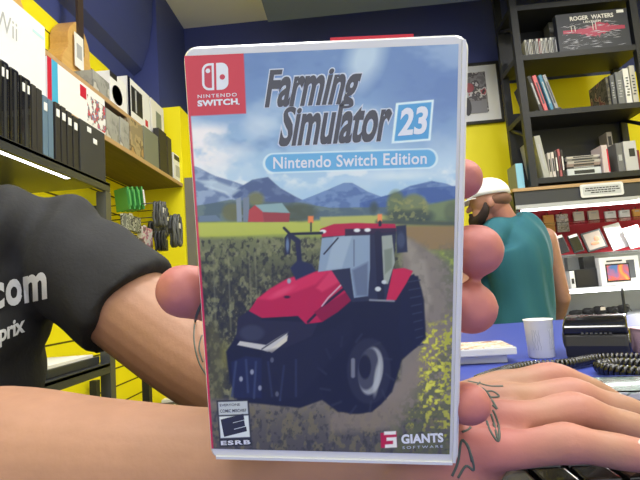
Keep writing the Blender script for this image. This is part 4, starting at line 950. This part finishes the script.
# top: CD block and the boxed record set
cdc = [(190, 190, 186), (60, 60, 62), (214, 212, 206), (150, 148, 144), (36, 36, 40), (200, 200, 198), (120, 30, 50), (226, 226, 224), (90, 92, 94), (196, 194, 188), (48, 48, 52), (206, 206, 202), (132, 134, 136), (70, 70, 74)]
zc = T_(2); 
nm_ = ['leftmost', 'second from the left', 'third from the left', 'fourth from the left', 'fifth from the left', 'sixth from the left', 'seventh from the left, the dark red one', 'eighth from the left, the whitest', 'sixth from the right', 'fifth from the right', 'fourth from the right', 'third from the right', 'second from the right', 'rightmost']
for i, c_ in enumerate(cdc):
    a_ = 524+i*2.32
    r, hh, w2 = rbox('compact_disc_case', a_, a_+2.2, 38.5, zc, YF+.04, .12, mat('cd_spine_%d' % i, c_, .35), 'upright disc case in the top compartment, '+nm_[i], 'disc case', 'disc cases beside the record set', h=.122, part='jewel_case')
    MB().box((0, -.0005, hh*.5), (w2*.35, .001, hh*.7)).build('spine_title', m_black if sum(c_) > 400 else m_lg, r)
r, hh, w2 = rbox('record_box_set', 554.5, 627, 11.5, zc, YF+.02, .05, mat('record_cover_dark', (44, 47, 58), .45), 'large dark record box set with a red wave cover in the top compartment', 'record set', h=None)
L = lambda u, v, y=-.001: (-w2/2+w2*u, y, hh*v)
bm_t = text_onto(MB(), 'ROGER  WATERS', bil(L(.2, .80), L(.80, .80), L(.80, .905), L(.2, .905)), 0, .03); bm_t.build('artist_title', m_paper, r)
text_onto(MB(), 'US+THEM', bil(L(.38, .71), L(.62, .71), L(.62, .765), L(.38, .765)), 0, .02).build('album_title', m_paper, r)
b = MB(); N = 40; up_e = [(i/N, .50+(.08+.18*math.exp(-((i/N-.60)/.17)**2))*(.75+.4*noise.noise(Vector((i*.7, 0, 1))))) for i in range(N+1)]
lo_e = [(i/N, .50-(.04+.18*math.exp(-((i/N-.5)/.2)**2))*(.75+.5*noise.noise(Vector((i*.9, 3, 1))))) for i in range(N+1)]
pts = [L(.08+.86*u, v) for u, v in up_e]+[L(.08+.86*u, v) for u, v in lo_e[::-1]]
b.add([pts[i] for i in range(N+1)]+[pts[2*N+1-i] for i in range(N+1)], [(i, i+1, N+2+i, N+1+i) for i in range(N)]); b.build('red_wave', mat('crimson_print', (168, 44, 78), .4), r)
b = MB(); rnd = random.Random(4)
for k in range(130):
    u, v = rnd.uniform(.04, .8), rnd.choice([rnd.uniform(.04, .34), rnd.uniform(.55, .72), rnd.uniform(.3, .5)]); l_ = rnd.uniform(.04, .16); t_ = rnd.uniform(.004, .010)
    b.add([L(u, v, -.0015), L(u+l_, v+rnd.uniform(-.02, .03), -.0015), L(u+l_*.6, v+t_, -.0015)], [(0, 1, 2)])
b.build('pale_streaks', mat('pale_print', (190, 192, 206), .4), r)
b = MB()
for u in (.2, .25, .50, .54): b.box(L(u, .62 if u > .4 else .58, -.002), (.004, .001, hh*(.22 if u > .4 else .14)))
b.build('white_lines', m_paper, r); MB().box(L(.90, .93), (.045, .002, .02)).build('price_sticker', m_stk, r)
r, hh, w2 = rbox('record_box_set', 548, 556, 22, zc, YF+.18, .09, mat('grey_sleeve', (88, 90, 94), .5), 'grey record sleeve half hidden behind the large record box set', 'record set')
# second compartment
z2 = T_(1)
for px0, px1, c_, lab, ln in ((527, 530.5, (50, 50, 54), 'dark grey record sleeve leaning at the left of the second compartment', -.22), (531.5, 535.5, (208, 104, 112), 'pink record sleeve leaning beside the dark grey one', -.21), (538, 541.5, (72, 132, 164), 'blue record sleeve leaning in the second compartment', -.22), (543, 546.5, (150, 152, 160), 'grey record sleeve leaning, rightmost of the leaning four', -.24)):
    r, hh, w2 = rbox('record_sleeve', px0, px1, 75, z2+.003, YF+.03, .26, mat('sleeve_%d' % px0, c_, .5), lab, 'record', 'record sleeves leaning in the bookcase', lean=ln, h=.255)
    r.location.x += .055; MB().box((0, -.0006, hh*.5), (w2*.4, .001, hh*.6)).build('spine_title', m_lg if sum(c_) < 400 else m_dgrey, r)
b = MB(); q = onY(556, 111, YF); r = thing('cable', (q.x, YF+.06, z2+.0006), 'thin grey cable lying on the shelf at the foot of the leaning records', 'cable')
b.tube(catmull([[-.08, 0, .012], [-.04, .02, .010], [0, -.03, .010], [.03, -.05, .008], [.06, -.02, .006]], 6), .005, n=7).build('cord', m_grey, r); MB().box((-.09, 0, .014), (.03, .02, .018), bev=.003).build('plug', m_dgrey, r)
r, hh, w2 = rbox('picture_book', 605, 608, 77, z2, YF+.035, .22, front_texture('dark_art_print', [(70, 66, 58), (96, 92, 80), (48, 46, 44), (150, 130, 104), (120, 60, 56)], 16), 'dark illustrated book with its cover facing left in the second compartment', 'book')
for px0, px1, tp, c_, lab in ((609, 613.5, 75, (92, 94, 98), 'thin dark grey boxed book right of the illustrated book'), (614.5, 621.5, 72, (118, 120, 122), 'grey boxed book in the middle of the second compartment group'), (622, 628, 68.5, (226, 226, 224), 'white boxed book with black spine writing'), (628.5, 634, 65.5, (196, 192, 180), 'cream boxed book at the right end of the second compartment')):
    r, hh, w2 = rbox('boxed_book', px0, px1, tp, z2, YF+.03, .2, mat('boxbook_%d' % px0, c_, .5), lab, 'book', 'boxed books in the second compartment')
    b = MB(); rn = random.Random(px0)
    for k in range(7): b.box((rn.uniform(-.004, .004), -.0006, hh*(.25+.08*k)), (w2*rn.uniform(.3, .5), .001, hh*.035))
    b.build('spine_title', m_dgrey if sum(c_) > 400 else m_lg, r)
# third compartment
z3 = T_(0)
r, hh, w2 = rbox('record_sleeve', 532.5, 539, 129, z3+.002, YF+.03, .26, mat('pale_sleeve', (172, 172, 164), .5), 'pale grey record sleeve leaning at the left of the third compartment', 'record', lean=-.12, h=.285); r.location.x += .035
MB().box((0, -.0006, hh*.5), (w2*.3, .001, hh*.6)).build('spine_title', m_lg, r)
def uprights(L_, grp):
    for px0, px1, tp, c_, lab in L_:
        r, hh, w2 = rbox('media_case', px0, px1, tp, z3, YF+.04, .13, mat('case_%d' % int(px0*10), c_, .4), lab, 'media case', grp, part='case_shell'); 
        MB().box((0, -.0006, hh*.5), (w2*.5, .001, hh*.5)).build('spine_title', m_paper if sum(c_) < 300 else m_dgrey, r)
uprights([(547, 550, 153, (196, 190, 184), 'pale upright case beside the leaning pale sleeve'), (550.5, 553.5, 152, (212, 204, 200), 'whitish upright case, second beside the leaning pale sleeve'), (554, 556.5, 151, (70, 66, 70), 'dark upright case between the whitish and the red one'), (557, 559.5, 149, (176, 96, 100), 'red upright case, left of the stacked discs'), (560, 562.5, 150, (50, 48, 50), 'black upright case touching the stacked discs')], 'upright cases in the third compartment')
def stack(px0, px1, rows, Y, dep):
    z = z3+.0006
    for th, c_, lab, dx in rows:
        pa, pb = onY(px0, 160, Y), onY(px1, 160, Y)
        r = thing('disc_case', ((pa.x+pb.x)/2+dx, Y, z), lab, 'disc case', 'flat stack of cases'); MB().box((0, dep/2, th/2), (pb.x-pa.x, dep, th-.001), bev=.001).build('case_shell', mat('flat_%d_%d_%d' % c_, c_, .35), r)
        MB().box((0, -.0005, th*.5), ((pb.x-pa.x)*.6, .001, th*.45)).build('spine_title', m_lg if sum(c_) < 350 else m_dgrey, r); z += th
    return z
stack(566, 600, [(.052, (206, 212, 216), 'whitish wide case at the bottom of the flat stack', 0), (.012, (52, 48, 50), 'black case second from the bottom of the flat stack', .0), (.020, (150, 132, 122), 'brown case in the middle of the flat stack', .002), (.018, (182, 176, 170), 'grey case fourth from the bottom of the flat stack', .006), (.016, (120, 118, 116), 'dark grey case fifth from the bottom of the flat stack', -.005), (.015, (196, 190, 184), 'pale case at the top of the flat stack', .004)], YF+.05, .14)
r, hh, w2 = rbox('media_case', 600.5, 607, 145, z3, YF+.03, .13, mat('pale_pink_card', (206, 190, 190), .5), 'pale pinkish case standing right of the flat stack', 'media case', part='case_shell'); MB().box((w2*.38, -.0006, hh*.45), (w2*.22, .001, hh*.8)).build('red_stripe', m_redb, r)
r, hh, w2 = rbox('boxed_book', 606, 611.5, 132, z3, YF+.17, .10, mat('brown_grey_card', (150, 142, 134), .6), 'tall brownish grey box standing behind the pale pinkish case', 'box'); MB().box((0, -.0006, hh*.8), (w2*.6, .001, hh*.2)).build('dark_print', m_black, r)
r, hh, w2 = rbox('boxed_accessory', 615, 621.5, 143, z3, YF+.055, .12, mat('darker_grey_card', (112, 112, 114), .6), 'dark grey box left of the light grey box, third compartment', 'box'); MB().box((0, -.0006, hh*.5), (w2*.5, .001, hh*.2)).build('printed_mark', m_lg, r)
r, hh, w2 = rbox('boxed_accessory', 622.5, 635.5, 141, z3, YF+.05, .12, mat('light_grey_card', (196, 196, 198), .5), 'light grey box with a dark square mark in the third compartment', 'box'); MB().box((w2*.1, -.0006, hh*.62), (w2*.45, .001, hh*.26)).build('square_mark', m_dgrey, r)
r, hh, w2 = rbox('media_case', 636, 639, 150, z3, YF+.05, .13, mat('dark_red_card', (128, 44, 56), .5), 'dark red case at the right end of the third compartment', 'media case', part='case_shell')
# ---------------------------------------------------------------- the glass display cabinet
XC0, XC1, ZC = 1.10, 2.75, 1.715
cab = thing('display_cabinet', ((XC0+XC1)/2, YF, 0), 'lit glass display cabinet with red back panel at the right', 'display cabinet')
m_cabd = mat('cabinet_dark', (58, 60, 66), .5); m_redp = mat('red_back_panel', (176, 16, 44), .6); m_wht = mat('white_trim', (225, 226, 228), .4)
m_glass = mat('clear_glass', (235, 245, 245), .03, trans=1.0); m_glass.node_tree.nodes['Principled BSDF'].inputs['IOR'].default_value = 1.1
m_gg = mat('grey_laminate', (176, 180, 186), .3, coat=.3)
zH = onY(560, 207, YF).z; zG1 = onY(560, 236, YF+.05).z+.02; zG2 = onY(600, 252, YF+.02).z; zT2 = onY(600, 287, YF).z
def cb_(x0, x1, y0, y1, z0, z1, name, m_): b = MB(); wb(b, x0, x1, y0, y1, z0, z1, cab); return b.build(name, m_, cab)
cb_(XC0-.01, XC1, YF-.015, YF+.45, ZC-.02, ZC, 'top_board', m_tan)
cb_(XC0, XC1, YF-.005, YF+.02, zH+.03, ZC-.02, 'header', m_cabd)
cb_(XC0, XC1, YF-.012, YF+.03, zH+.006, zH+.03, 'light_housing', mat('housing_grey', (186, 188, 192), .4))
cb_(XC0, XC0+.02, YF, YF+.44, 0, ZC-.02, 'side_panel', m_cabd); cb_(XC1-.02, XC1, YF, YF+.44, 0, ZC-.02, 'side_panel', m_cabd)
cb_(XC0+.02, XC1-.02, YF+.42, YF+.44, zG2, ZC-.02, 'red_back_panel', m_redp)
cb_(XC0+.02, XC1-.02, YF+.42, YF+.44, .35, zG2, 'grey_back_panel', m_gg)
cb_(XC0+.02, XC1-.02, YF+.06, YF+.42, zT2-.02, zT2, 'grey_shelf', m_gg)
zT3 = onY(600, 316, YF+.1).z
cb_(XC0+.02, XC1-.02, YF+.02, YF+.42, zT3-.03, zT3, 'grey_shelf', m_gg)
cb_(XC0+.02, XC1-.02, YF+.02, YF+.44, 0, .35, 'plinth', m_cabd)
cb_(XC0+.03, XC1-.03, YF+.08, YF+.41, zG2-.006, zG2, 'glass_shelf', m_glass)
zS = onY(560, 222, YF+.15).z
cb_(XC0+.03, XC1-.03, YF+.16, YF+.36, zS-.005, zS, 'glass_shelf', m_glass)
for px in (627, 560):
    q = onY(px, 320, YF); cb_(q.x-.004, q.x+.004, YF, YF+.02, .35, zT2-.02, 'door_frame', m_dgrey)
cb_(XC0, XC1, YF, YF+.02, zT3-.16, zT3-.13, 'lower_rail', m_dgrey)
cb_(XC0+.05, XC1-.05, YF+.035, YF+.055, zH-.006, zH+.004, 'glow_strip', m_led)
area(((XC0+XC1)/2, YF+.06, zH-.02), (R_(-25), 0, 0), .12, 14)
area(((XC0+XC1)/2, YF+.05, zT2-.03), (R_(-35), 0, 0), .10, 2)  # added fill lamp, brightens the dim low tier
cb_(XC0+.05, XC1-.05, YF+.03, YF+.05, zT2-.03, zT2-.022, 'glow_strip', m_led)  # added glowing strip under the shelf, goes with the fill lamp
sp = onY(601, 190, YF-.006)
r = thing('cabinet_sign', (sp.x, YF-.0135, sp.z), 'small white sign with grey lettering on the cabinet header', 'sign')
b = MB(); b.prism(rrect(.265, .085, .014), -.004, 0); b.build('plate', m_wht, r)
b = MB(); b.prism(rrect(.235, .058, .01), -.0048, -.004); b.build('grey_field', mat('sign_grey', (196, 200, 204), .5), r)
b = MB()
for k, (zz, ww) in enumerate(((.014, .20), (0, .21), (-.014, .14))):
    rn = random.Random(k); x_ = -ww/2
    while x_ < ww/2: q = rn.uniform(.008, .024); b.box((x_+q/2, -.0052, zz), (q, .0006, .007)); x_ += q+.004
b.build('lettering_rows', m_black, r)
# goods in the cabinet
def goods(name, px0, px1, pyt, pyb, Y, th, m_, lab, cat, group=None, face=None, tilt=0, ztop=None, lean=0, snap=None):
    a_ = onY((px0+px1)/2, pyb, Y); t_ = onY((px0+px1)/2, pyt, Y); w2 = onY(px1, pyb, Y).x-onY(px0, pyb, Y).x
    z0_ = snap if snap is not None else a_.z; hh = t_.z-z0_
    r = thing(name, (a_.x, Y, z0_+.001), lab, cat, group); r.rotation_euler = (-lean, tilt, 0)
    MB().box((0, th/2, hh/2), (w2, th, hh), bev=min(.003, th*.3)).build('casing', m_, r)
    if face: MB().box((0, -.0008, hh*.5), (w2*.82, .0016, hh*.82)).build('screen' if cat != 'pack' else 'printed_front', face, r)
    return r, hh, w2
m_kraft = mat('kraft_pack', (206, 196, 182), .6); m_or = mat('orange_pack', (222, 160, 78), .5); m_beige = front_texture('beige_pack_print', [(172, 160, 150), (190, 180, 168), (140, 128, 122), (206, 200, 190)], 30)
YB_ = YF+.40
pk = [(529, 537.5, 216, 234, m_white, None, 'white pack at the far left of the red panel, beside the customer'), (545, 556, 215, 233, m_or, m_or, 'orange yellow pack on the red panel'), (558, 570, 214, 232, m_beige, None, 'beige patterned pack right of the orange yellow pack'),
      (574.5, 585, 211.5, 222, m_kraft, None, 'small kraft pack above the two dark phones, left'), (589.5, 600, 210.5, 222, m_kraft, None, 'small kraft pack above the dark phones, right'), (606, 617, 211, 221, m_white, None, 'bright white small pack in the upper row, left of two'), (620.5, 631, 210, 220, m_white, None, 'bright white small pack in the upper row, right of two'), (634, 642, 209, 219, m_or, None, 'yellowish small pack at the right picture edge, upper row')]
for x0, x1, t_, b_, m_, f_, lab in pk:
    r, hh, w2 = goods('packaged_accessory', x0, x1, t_, b_, YB_-.02, .018, m_, lab, 'pack', 'packs hanging on the red panel', f_)
    b = MB(); b.tube([(0, .01, hh), (0, .01, hh+.012), (0, .036, hh+.014)], .003, n=6); b.build('hook', m_hook, r)
    MB().box((0, -.0008, hh*.8), (w2*.5, .0015, hh*.10)).build('print_line', m_lg, r)
m_scr = mat('black_screen', (22, 22, 26), .15, coat=.6)
for x0, x1, t_, b_, lab in ((559, 570, 234.5, 250, 'dark phone with white label on the cabinet glass shelf, left of the pair'), (574, 585, 233.5, 249.5, 'dark phone with white label on the cabinet glass shelf, right of the pair')):
    r, hh, w2 = goods('mobile_phone', x0, x1, t_, b_, YF+.16, .010, m_black, lab, 'phone', 'pair of dark phones', m_scr, tilt=-.22, lean=.15, snap=zG2+.014)
    MB().box((0, -.002, hh*.92), (w2*.8, .002, hh*.14)).build('white_label', m_stk, r)
r, hh, w2 = goods('tablet_computer', 588, 609, 229.5, 250, YF+.20, .010, m_black, 'dark framed tablet tilted against the red panel on the glass shelf', 'tablet', None, mat('grey_screen', (150, 140, 134), .2, coat=.5), tilt=-.22, lean=.15, snap=zG2+.022)
b = MB(); b.ball((.02, -.0022, hh*.55), (.018, .0008, .018)); b.ball((.0, -.0022, hh*.35), (.03, .0008, .012)); b.build('screen_picture', mat('warm_print', (196, 120, 90), .4), r)
r, hh, w2 = goods('mobile_phone_box', 613, 630, 222.5, 248, YF+.22, .012, m_white, 'bright white phone box with beige picture, leaning beside the tablet', 'box', None, None, tilt=-.2, lean=.15, snap=zG2+.020); MB().box((-.0, -.0014, hh*.55), (w2*.38, .0015, hh*.62)).build('printed_phone', mat('peach_print', (226, 204, 186), .4), r)
r, hh, w2 = goods('mobile_phone_box', 631, 648, 225, 249, YF+.18, .012, m_white, 'white phone box with a dark phone picture at the right edge', 'box', None, None, tilt=-.2, lean=.15, snap=zG2+.020); MB().box((-.01, -.0014, hh*.5), (w2*.35, .0015, hh*.5)).build('printed_phone', mat('brown_print', (150, 130, 116), .4), r)
# second tier
r, hh, w2 = goods('tablet_box', 602, 642, 256.5, 285, YF+.10, .05, m_white, 'white tablet box with an orange and blue screen picture', 'box', snap=zT2)
def tabp(u0, u1, v0, v1, m_, n_, y=-.001): return MB().box((-w2/2+w2*(u0+u1)/2, y, hh*(v0+v1)/2), (w2*(u1-u0), .0014, hh*(v1-v0))).build(n_, m_, r)
tabp(.68, .88, .22, .86, mat('slate_print', (84, 88, 98), .4), 'printed_back'); tabp(.14, .74, .12, .76, m_black, 'printed_bezel', -.002)
def grad_screen():
    m = mat('screen_gradient', (230, 150, 90), .3); nt = m.node_tree; bs_ = nt.nodes['Principled BSDF']; tc = nt.nodes.new('ShaderNodeTexCoord')
    n = nt.nodes.new('ShaderNodeTexNoise'); n.inputs['Scale'].default_value = 9; n.inputs['Detail'].default_value = 1; n.inputs['Distortion'].default_value = 1.2; nt.links.new(tc.outputs['Object'], n.inputs['Vector'])
    r_ = nt.nodes.new('ShaderNodeValToRGB'); e = r_.color_ramp.elements; e[0].position = .32; e[0].color = (*lin((70, 110, 170)), 1); e[1].position = .68; e[1].color = (*lin((236, 178, 96)), 1)
    q = e.new(.46); q.color = (*lin((206, 92, 96)), 1); q = e.new(.56); q.color = (*lin((238, 140, 76)), 1); nt.links.new(n.outputs['Fac'], r_.inputs['Fac']); nt.links.new(r_.outputs['Color'], bs_.inputs['Base Color']); return m
tabp(.17, .71, .17, .71, grad_screen(), 'printed_screen', -.003)
MB().box((-w2*.12, -.002, hh*.86), (w2*.4, .0014, hh*.05)).build('dark_title', m_dgrey, r)
goods('device_box', 577, 599, 269, 286, YF+.14, .10, m_black, 'black box left of the white tablet box, second tier', 'box', None, m_cons2, snap=zT2)
r, hh, w2 = goods('device_box', 584, 596, 256, 268.5, YF+.18, .08, mat('charcoal_box', (62, 62, 66), .5), 'smaller charcoal box standing on the black box', 'box', None, m_cons2); r.location.z = onY(588, 269, YF+.14).z+.001
r, hh, w2 = goods('device_box', 571, 576, 271, 285.5, YF+.12, .06, m_white, 'small white pack between the customer and the black box', 'box', snap=zT2); MB().box((0, -.001, hh*.4), (w2*.5, .0015, hh*.3)).build('dark_print', m_black, r)
r, hh, w2 = goods('device_box', 568, 580, 257, 267, YF+.24, .05, mat('grey_bag', (150, 152, 156), .4), 'grey pouch behind the small white pack, second tier', 'pouch', snap=zT2); 
# third tier: a row of folded black pouches
for i, (px, w3, hgt, lab) in enumerate([(575, 13, .046, 'black folded pouch at the left end of the low grey shelf'), (587, 12, .052, 'black folded pouch second from the left on the low grey shelf'), (599, 13, .058, 'black folded pouch with a beige tag, third on the low grey shelf'), (611, 12, .050, 'black folded pouch second from the right on the low grey shelf'), (623, 10, .058, 'black folded pouch at the right end of the low grey shelf')]):
    q = onY(px, 312, YF+.14); r = thing('folded_pouch', (q.x, YF+.14, zT3+.0006), lab, 'pouch', 'black pouches on the low shelf')
    b = MB(); b.ball((0, 0, hgt*.5), (.036, .05, hgt*.5), n=14); b.ball((.012, -.02, hgt*.75), (.020, .028, hgt*.32), n=12); b.v = [tuple(Vector(v)*(1+.12*noise.noise(Vector(v)*40+Vector((i, 0, 0))))) for v in b.v]; b.v = [(v[0], v[1], max(0, v[2])) for v in b.v]
    b.build('pouch_body', mat('pouch_cloth', (36, 36, 38), .8, bump=.4), r)
    b = MB(); b.tube([(-.03, -.045, hgt*.3), (0, -.052, hgt*.9), (.03, -.045, hgt*.35)], .003, n=6); b.build('strap', m_black, r)
    if i == 2: MB().box((.0, -.055, hgt*.8), (.03, .002, .02)).build('beige_tag', m_kraft, r)
# pale blue-spined book standing left on the cabinet
q = onY(522, 188, YF+.03)
r, hh, w2 = rbox('boxed_book', 520.5, 528, 163, ZC, YF+.05, .16, mat('pale_cyan_card', (140, 200, 222), .5), 'pale blue spined box standing left of the bookcase foot on the cabinet', 'box')
r.location.x -= .035
MB().box((-w2/2-.001, .08, hh/2), (.002, .156, hh*.98)).build('olive_cover', mat('olive_grey_card', (128, 134, 122), .6), r)
# ================================================================ THINGS ON THE COUNTER
q = onZ(544.5, 359, 1.0)
r = thing('paper_cup', (q.x+.004, q.y+.022, 1.0006), 'small white paper cup with faint grey writing on the blue counter', 'cup'); hC = .073
b = MB(); pr_ = [(.0225, .0), (.0240, .0015), (.0262, hC-.003), (.0275, hC-.0015), (.0275, hC), (.0255, hC), (.0228, .008), (.002, .007)]
b.lathe(pr_, n=40); b.build('cup_body', mat('cup_paper', (238, 238, 236), .5), r)
def cup_mark(seed, th, z0_, z1_, wd):
    rn = random.Random(seed); b = MB()
    for k in range(4):
        pts = []
        for j in range(7):
            z = z0_+(z1_-z0_)*j/6; a_ = th+wd*(k-1.5)/3+rn.uniform(-.06, .06); rr_ = .0240+(z/hC)*.0023+.0002
            pts.append((rr_*math.cos(a_), rr_*math.sin(a_), z))
        b.tube(pts, .00035, n=5)
    return b
cup_mark(1, -math.pi/2-.62, .016, .054, .5).build('grey_writing', m_lg, r); cup_mark(5, -math.pi/2+.55, .016, .054, .45).build('grey_writing', m_lg, r)
# two flat game cases
def flat_case(px, py, z, rz, lab, m_top, w3=.17, d3=.105):
    q = onZ(px, py, z); r = thing('game_case', (q.x, q.y, z), lab, 'game case', 'pair of flat cases on the counter', rz=rz)
    MB().box((-w3/2, d3/2, .007), (w3, d3, .014), bev=.002).build('case_shell', m_shell, r)
    MB().box((-w3/2, d3/2, .0145), (w3*.95, d3*.93, .001)).build('cover_sheet', m_top, r); return r
r1 = flat_case(508, 362.5, 1.0006, -.12, 'lower of the two flat white edged game cases on the counter', m_paper)
r2 = flat_case(517.5, 354.5, 1.0162, -.06, 'upper of the two flat game cases, beige and orange cover picture', front_texture('warm_cover_print', [(206, 190, 178), (226, 214, 204), (190, 150, 120), (216, 200, 190), (150, 110, 96)], 30))
# black label printer with a rounded lid
q = onZ(596.5, 359, 1.0)
r = thing('label_printer', (q.x+.034, q.y+.058, 1.0006), 'glossy black label printer with a rounded lid on the counter beside the cup', 'printer', rz=-.5)
s_ = (q-C).dot(F)/FPX; hw = 29*s_
def side(pts, x0, x1, m_, name, par=r, sm=False):
    b = MB(); b.prism(pts, x0, x1, axis='x'); o = b.build(name, m_, par)
    md = o.modifiers.new('bevel', 'BEVEL'); md.width = .004; md.segments = 3; md.limit_method = 'ANGLE'; md.angle_limit = .5; return o
hP = 41*s_
body_p = [(-.060, 0), (.075, 0), (.08, hP*.54), (-.062, hP*.575), (-.066, hP*.3)]
side(body_p, -hw*.97, hw*.97, m_black, 'printer_base')
lid = [(-.062, hP*.58)]+[(-.062+.14*t, hP*.58+hP*.40*math.sin(math.pi*min(1, t*.72+.12))**.7) for t in [i/10 for i in range(11)]]+[(.08, hP*.54)]
side(lid, -hw, hw, m_blackg, 'lid')
b = MB()
for k in range(7): b.box((-.02+k*.0075, -.0635, hP*.60), (.004, .003, .002))
b.build('silver_dots', m_grey, r)
b = MB(); b.ball((-hw*.97, -.01, hP*.42), (.008, .036, hP*.34), n=20); b.build('side_cheek', m_black, r); b = MB(); b.ball((hw*.98, -.005, hP*.34), (.008, .05, hP*.32), n=20); b.build('side_cheek', m_cons, r)
MB().box((0, -.061, hP*.33), (hw*1.2, .004, .004), bev=.001).build('paper_slot', m_cons, r)
# coiled phone cord
def coil(path, R, tr, pitch, name, m_, par, loc):
    P = [Vector(p) for p in catmull([list(p) for p in path], 12)]; cum = [0]
    for a_, b_ in zip(P[:-1], P[1:]): cum.append(cum[-1]+(b_-a_).length)
    n_ = int(cum[-1]/pitch*9); pts = []
    for i in range(n_+1):
        s = cum[-1]*i/n_; j = max(k for k in range(len(cum)) if cum[k] <= s+1e-9); j = min(j, len(P)-2)
        t = (s-cum[j])/max(1e-9, cum[j+1]-cum[j]); p = P[j].lerp(P[j+1], t); d = (P[j+1]-P[j]).normalized(); u = d.cross(Vector((0, 0, 1))).normalized(); v = u.cross(d)
        a_ = 2*math.pi*s/pitch; pts.append(p+u*R*math.cos(a_)+v*R*math.sin(a_)-loc)
    b = MB(); b.tube(pts, tr, n=6); return b.build(name, m_, par)
lc = onZ(560, 380, 1.0)
r = thing('phone_cord', tuple(lc), 'black coiled telephone cord lying behind the hand on the counter', 'cord')
K = lambda px, py, z=.0112: Vector(onZ(px, py+3, 1.0))+Vector((0, 0, z))
coil([K(478, 386), K(500, 377), K(530, 370), K(565, 368), K(600, 362), K(650, 362)], .0062, .0031, .0070, 'coil', m_cons, r, lc)
coil([K(660, 372), K(632, 369), K(614, 368), K(601, 371), K(618, 376), K(660, 380)], .0070, .0036, .0082, 'coil', m_cons, r, lc)
# clear plastic stand edge with papers, right
q = onZ(625, 400, 1.0)
r = thing('plastic_sleeve', tuple(q), 'clear plastic sleeve with grey green printed paper at the right edge behind the fingers', 'sleeve')
hS = 28*(q-C).dot(F)/FPX
b = MB(); b.add([(-.035, .03, hS*.9), (.09, -.02, hS*.45), (.09, .03, hS*.2), (-.0, .07, hS*.7)], [(0, 1, 2, 3)])
MB().box((.03, .03, .006), (.16, .09, .010), rot=Matrix.Rotation(-.25, 3, 'Z'), bev=.002).build('paper_stack', front_texture('green_grey_print', [(160, 164, 160), (176, 176, 176), (120, 130, 122), (190, 186, 184)], 30), r)
MB().box((.03, .03, .0125), (.165, .095, .002), rot=Matrix.Rotation(-.25, 3, 'Z'), bev=.0005).build('clear_cover', m_glass, r)
q = onZ(645, 356, 1.0)
r = thing('pink_box', (q.x+.032, q.y+.03, 1.0), 'pale pink paper box right of the label printer', 'box'); MB().box((.012, 0, .022), (.07, .07, .044), bev=.002).build('carton', mat('pale_pink', (222, 186, 200), .6), r); MB().box((.012, 0, .0445), (.072, .072, .003), bev=.001).build('lid', mat('pale_pink', (222, 186, 200), .6), r)
# keyboard below the right hand
q = at(600, 476, .20); zk = q.z-.004
r = thing('keyboard', (q.x, q.y+.01, zk-.010), 'black keyboard on a raised drawer block under the resting hand', 'keyboard')
hB = zk-1.0115
MB().box((.07, .04, -.010), (.26, .10, .016), bev=.004).build('keyboard_case', m_black, r); MB().box((.07, .04, -(hB+.018)/2), (.25, .095, hB-.018), bev=.003).build('support_block', m_dgrey, r)
n_ = 0
for i in range(13):
    for j in range(5):
        MB().box((-.045+i*.0192, .002+j*.0192, .0006), (.0165, .0165, .006), bev=.0015).build('key', m_cons, r)
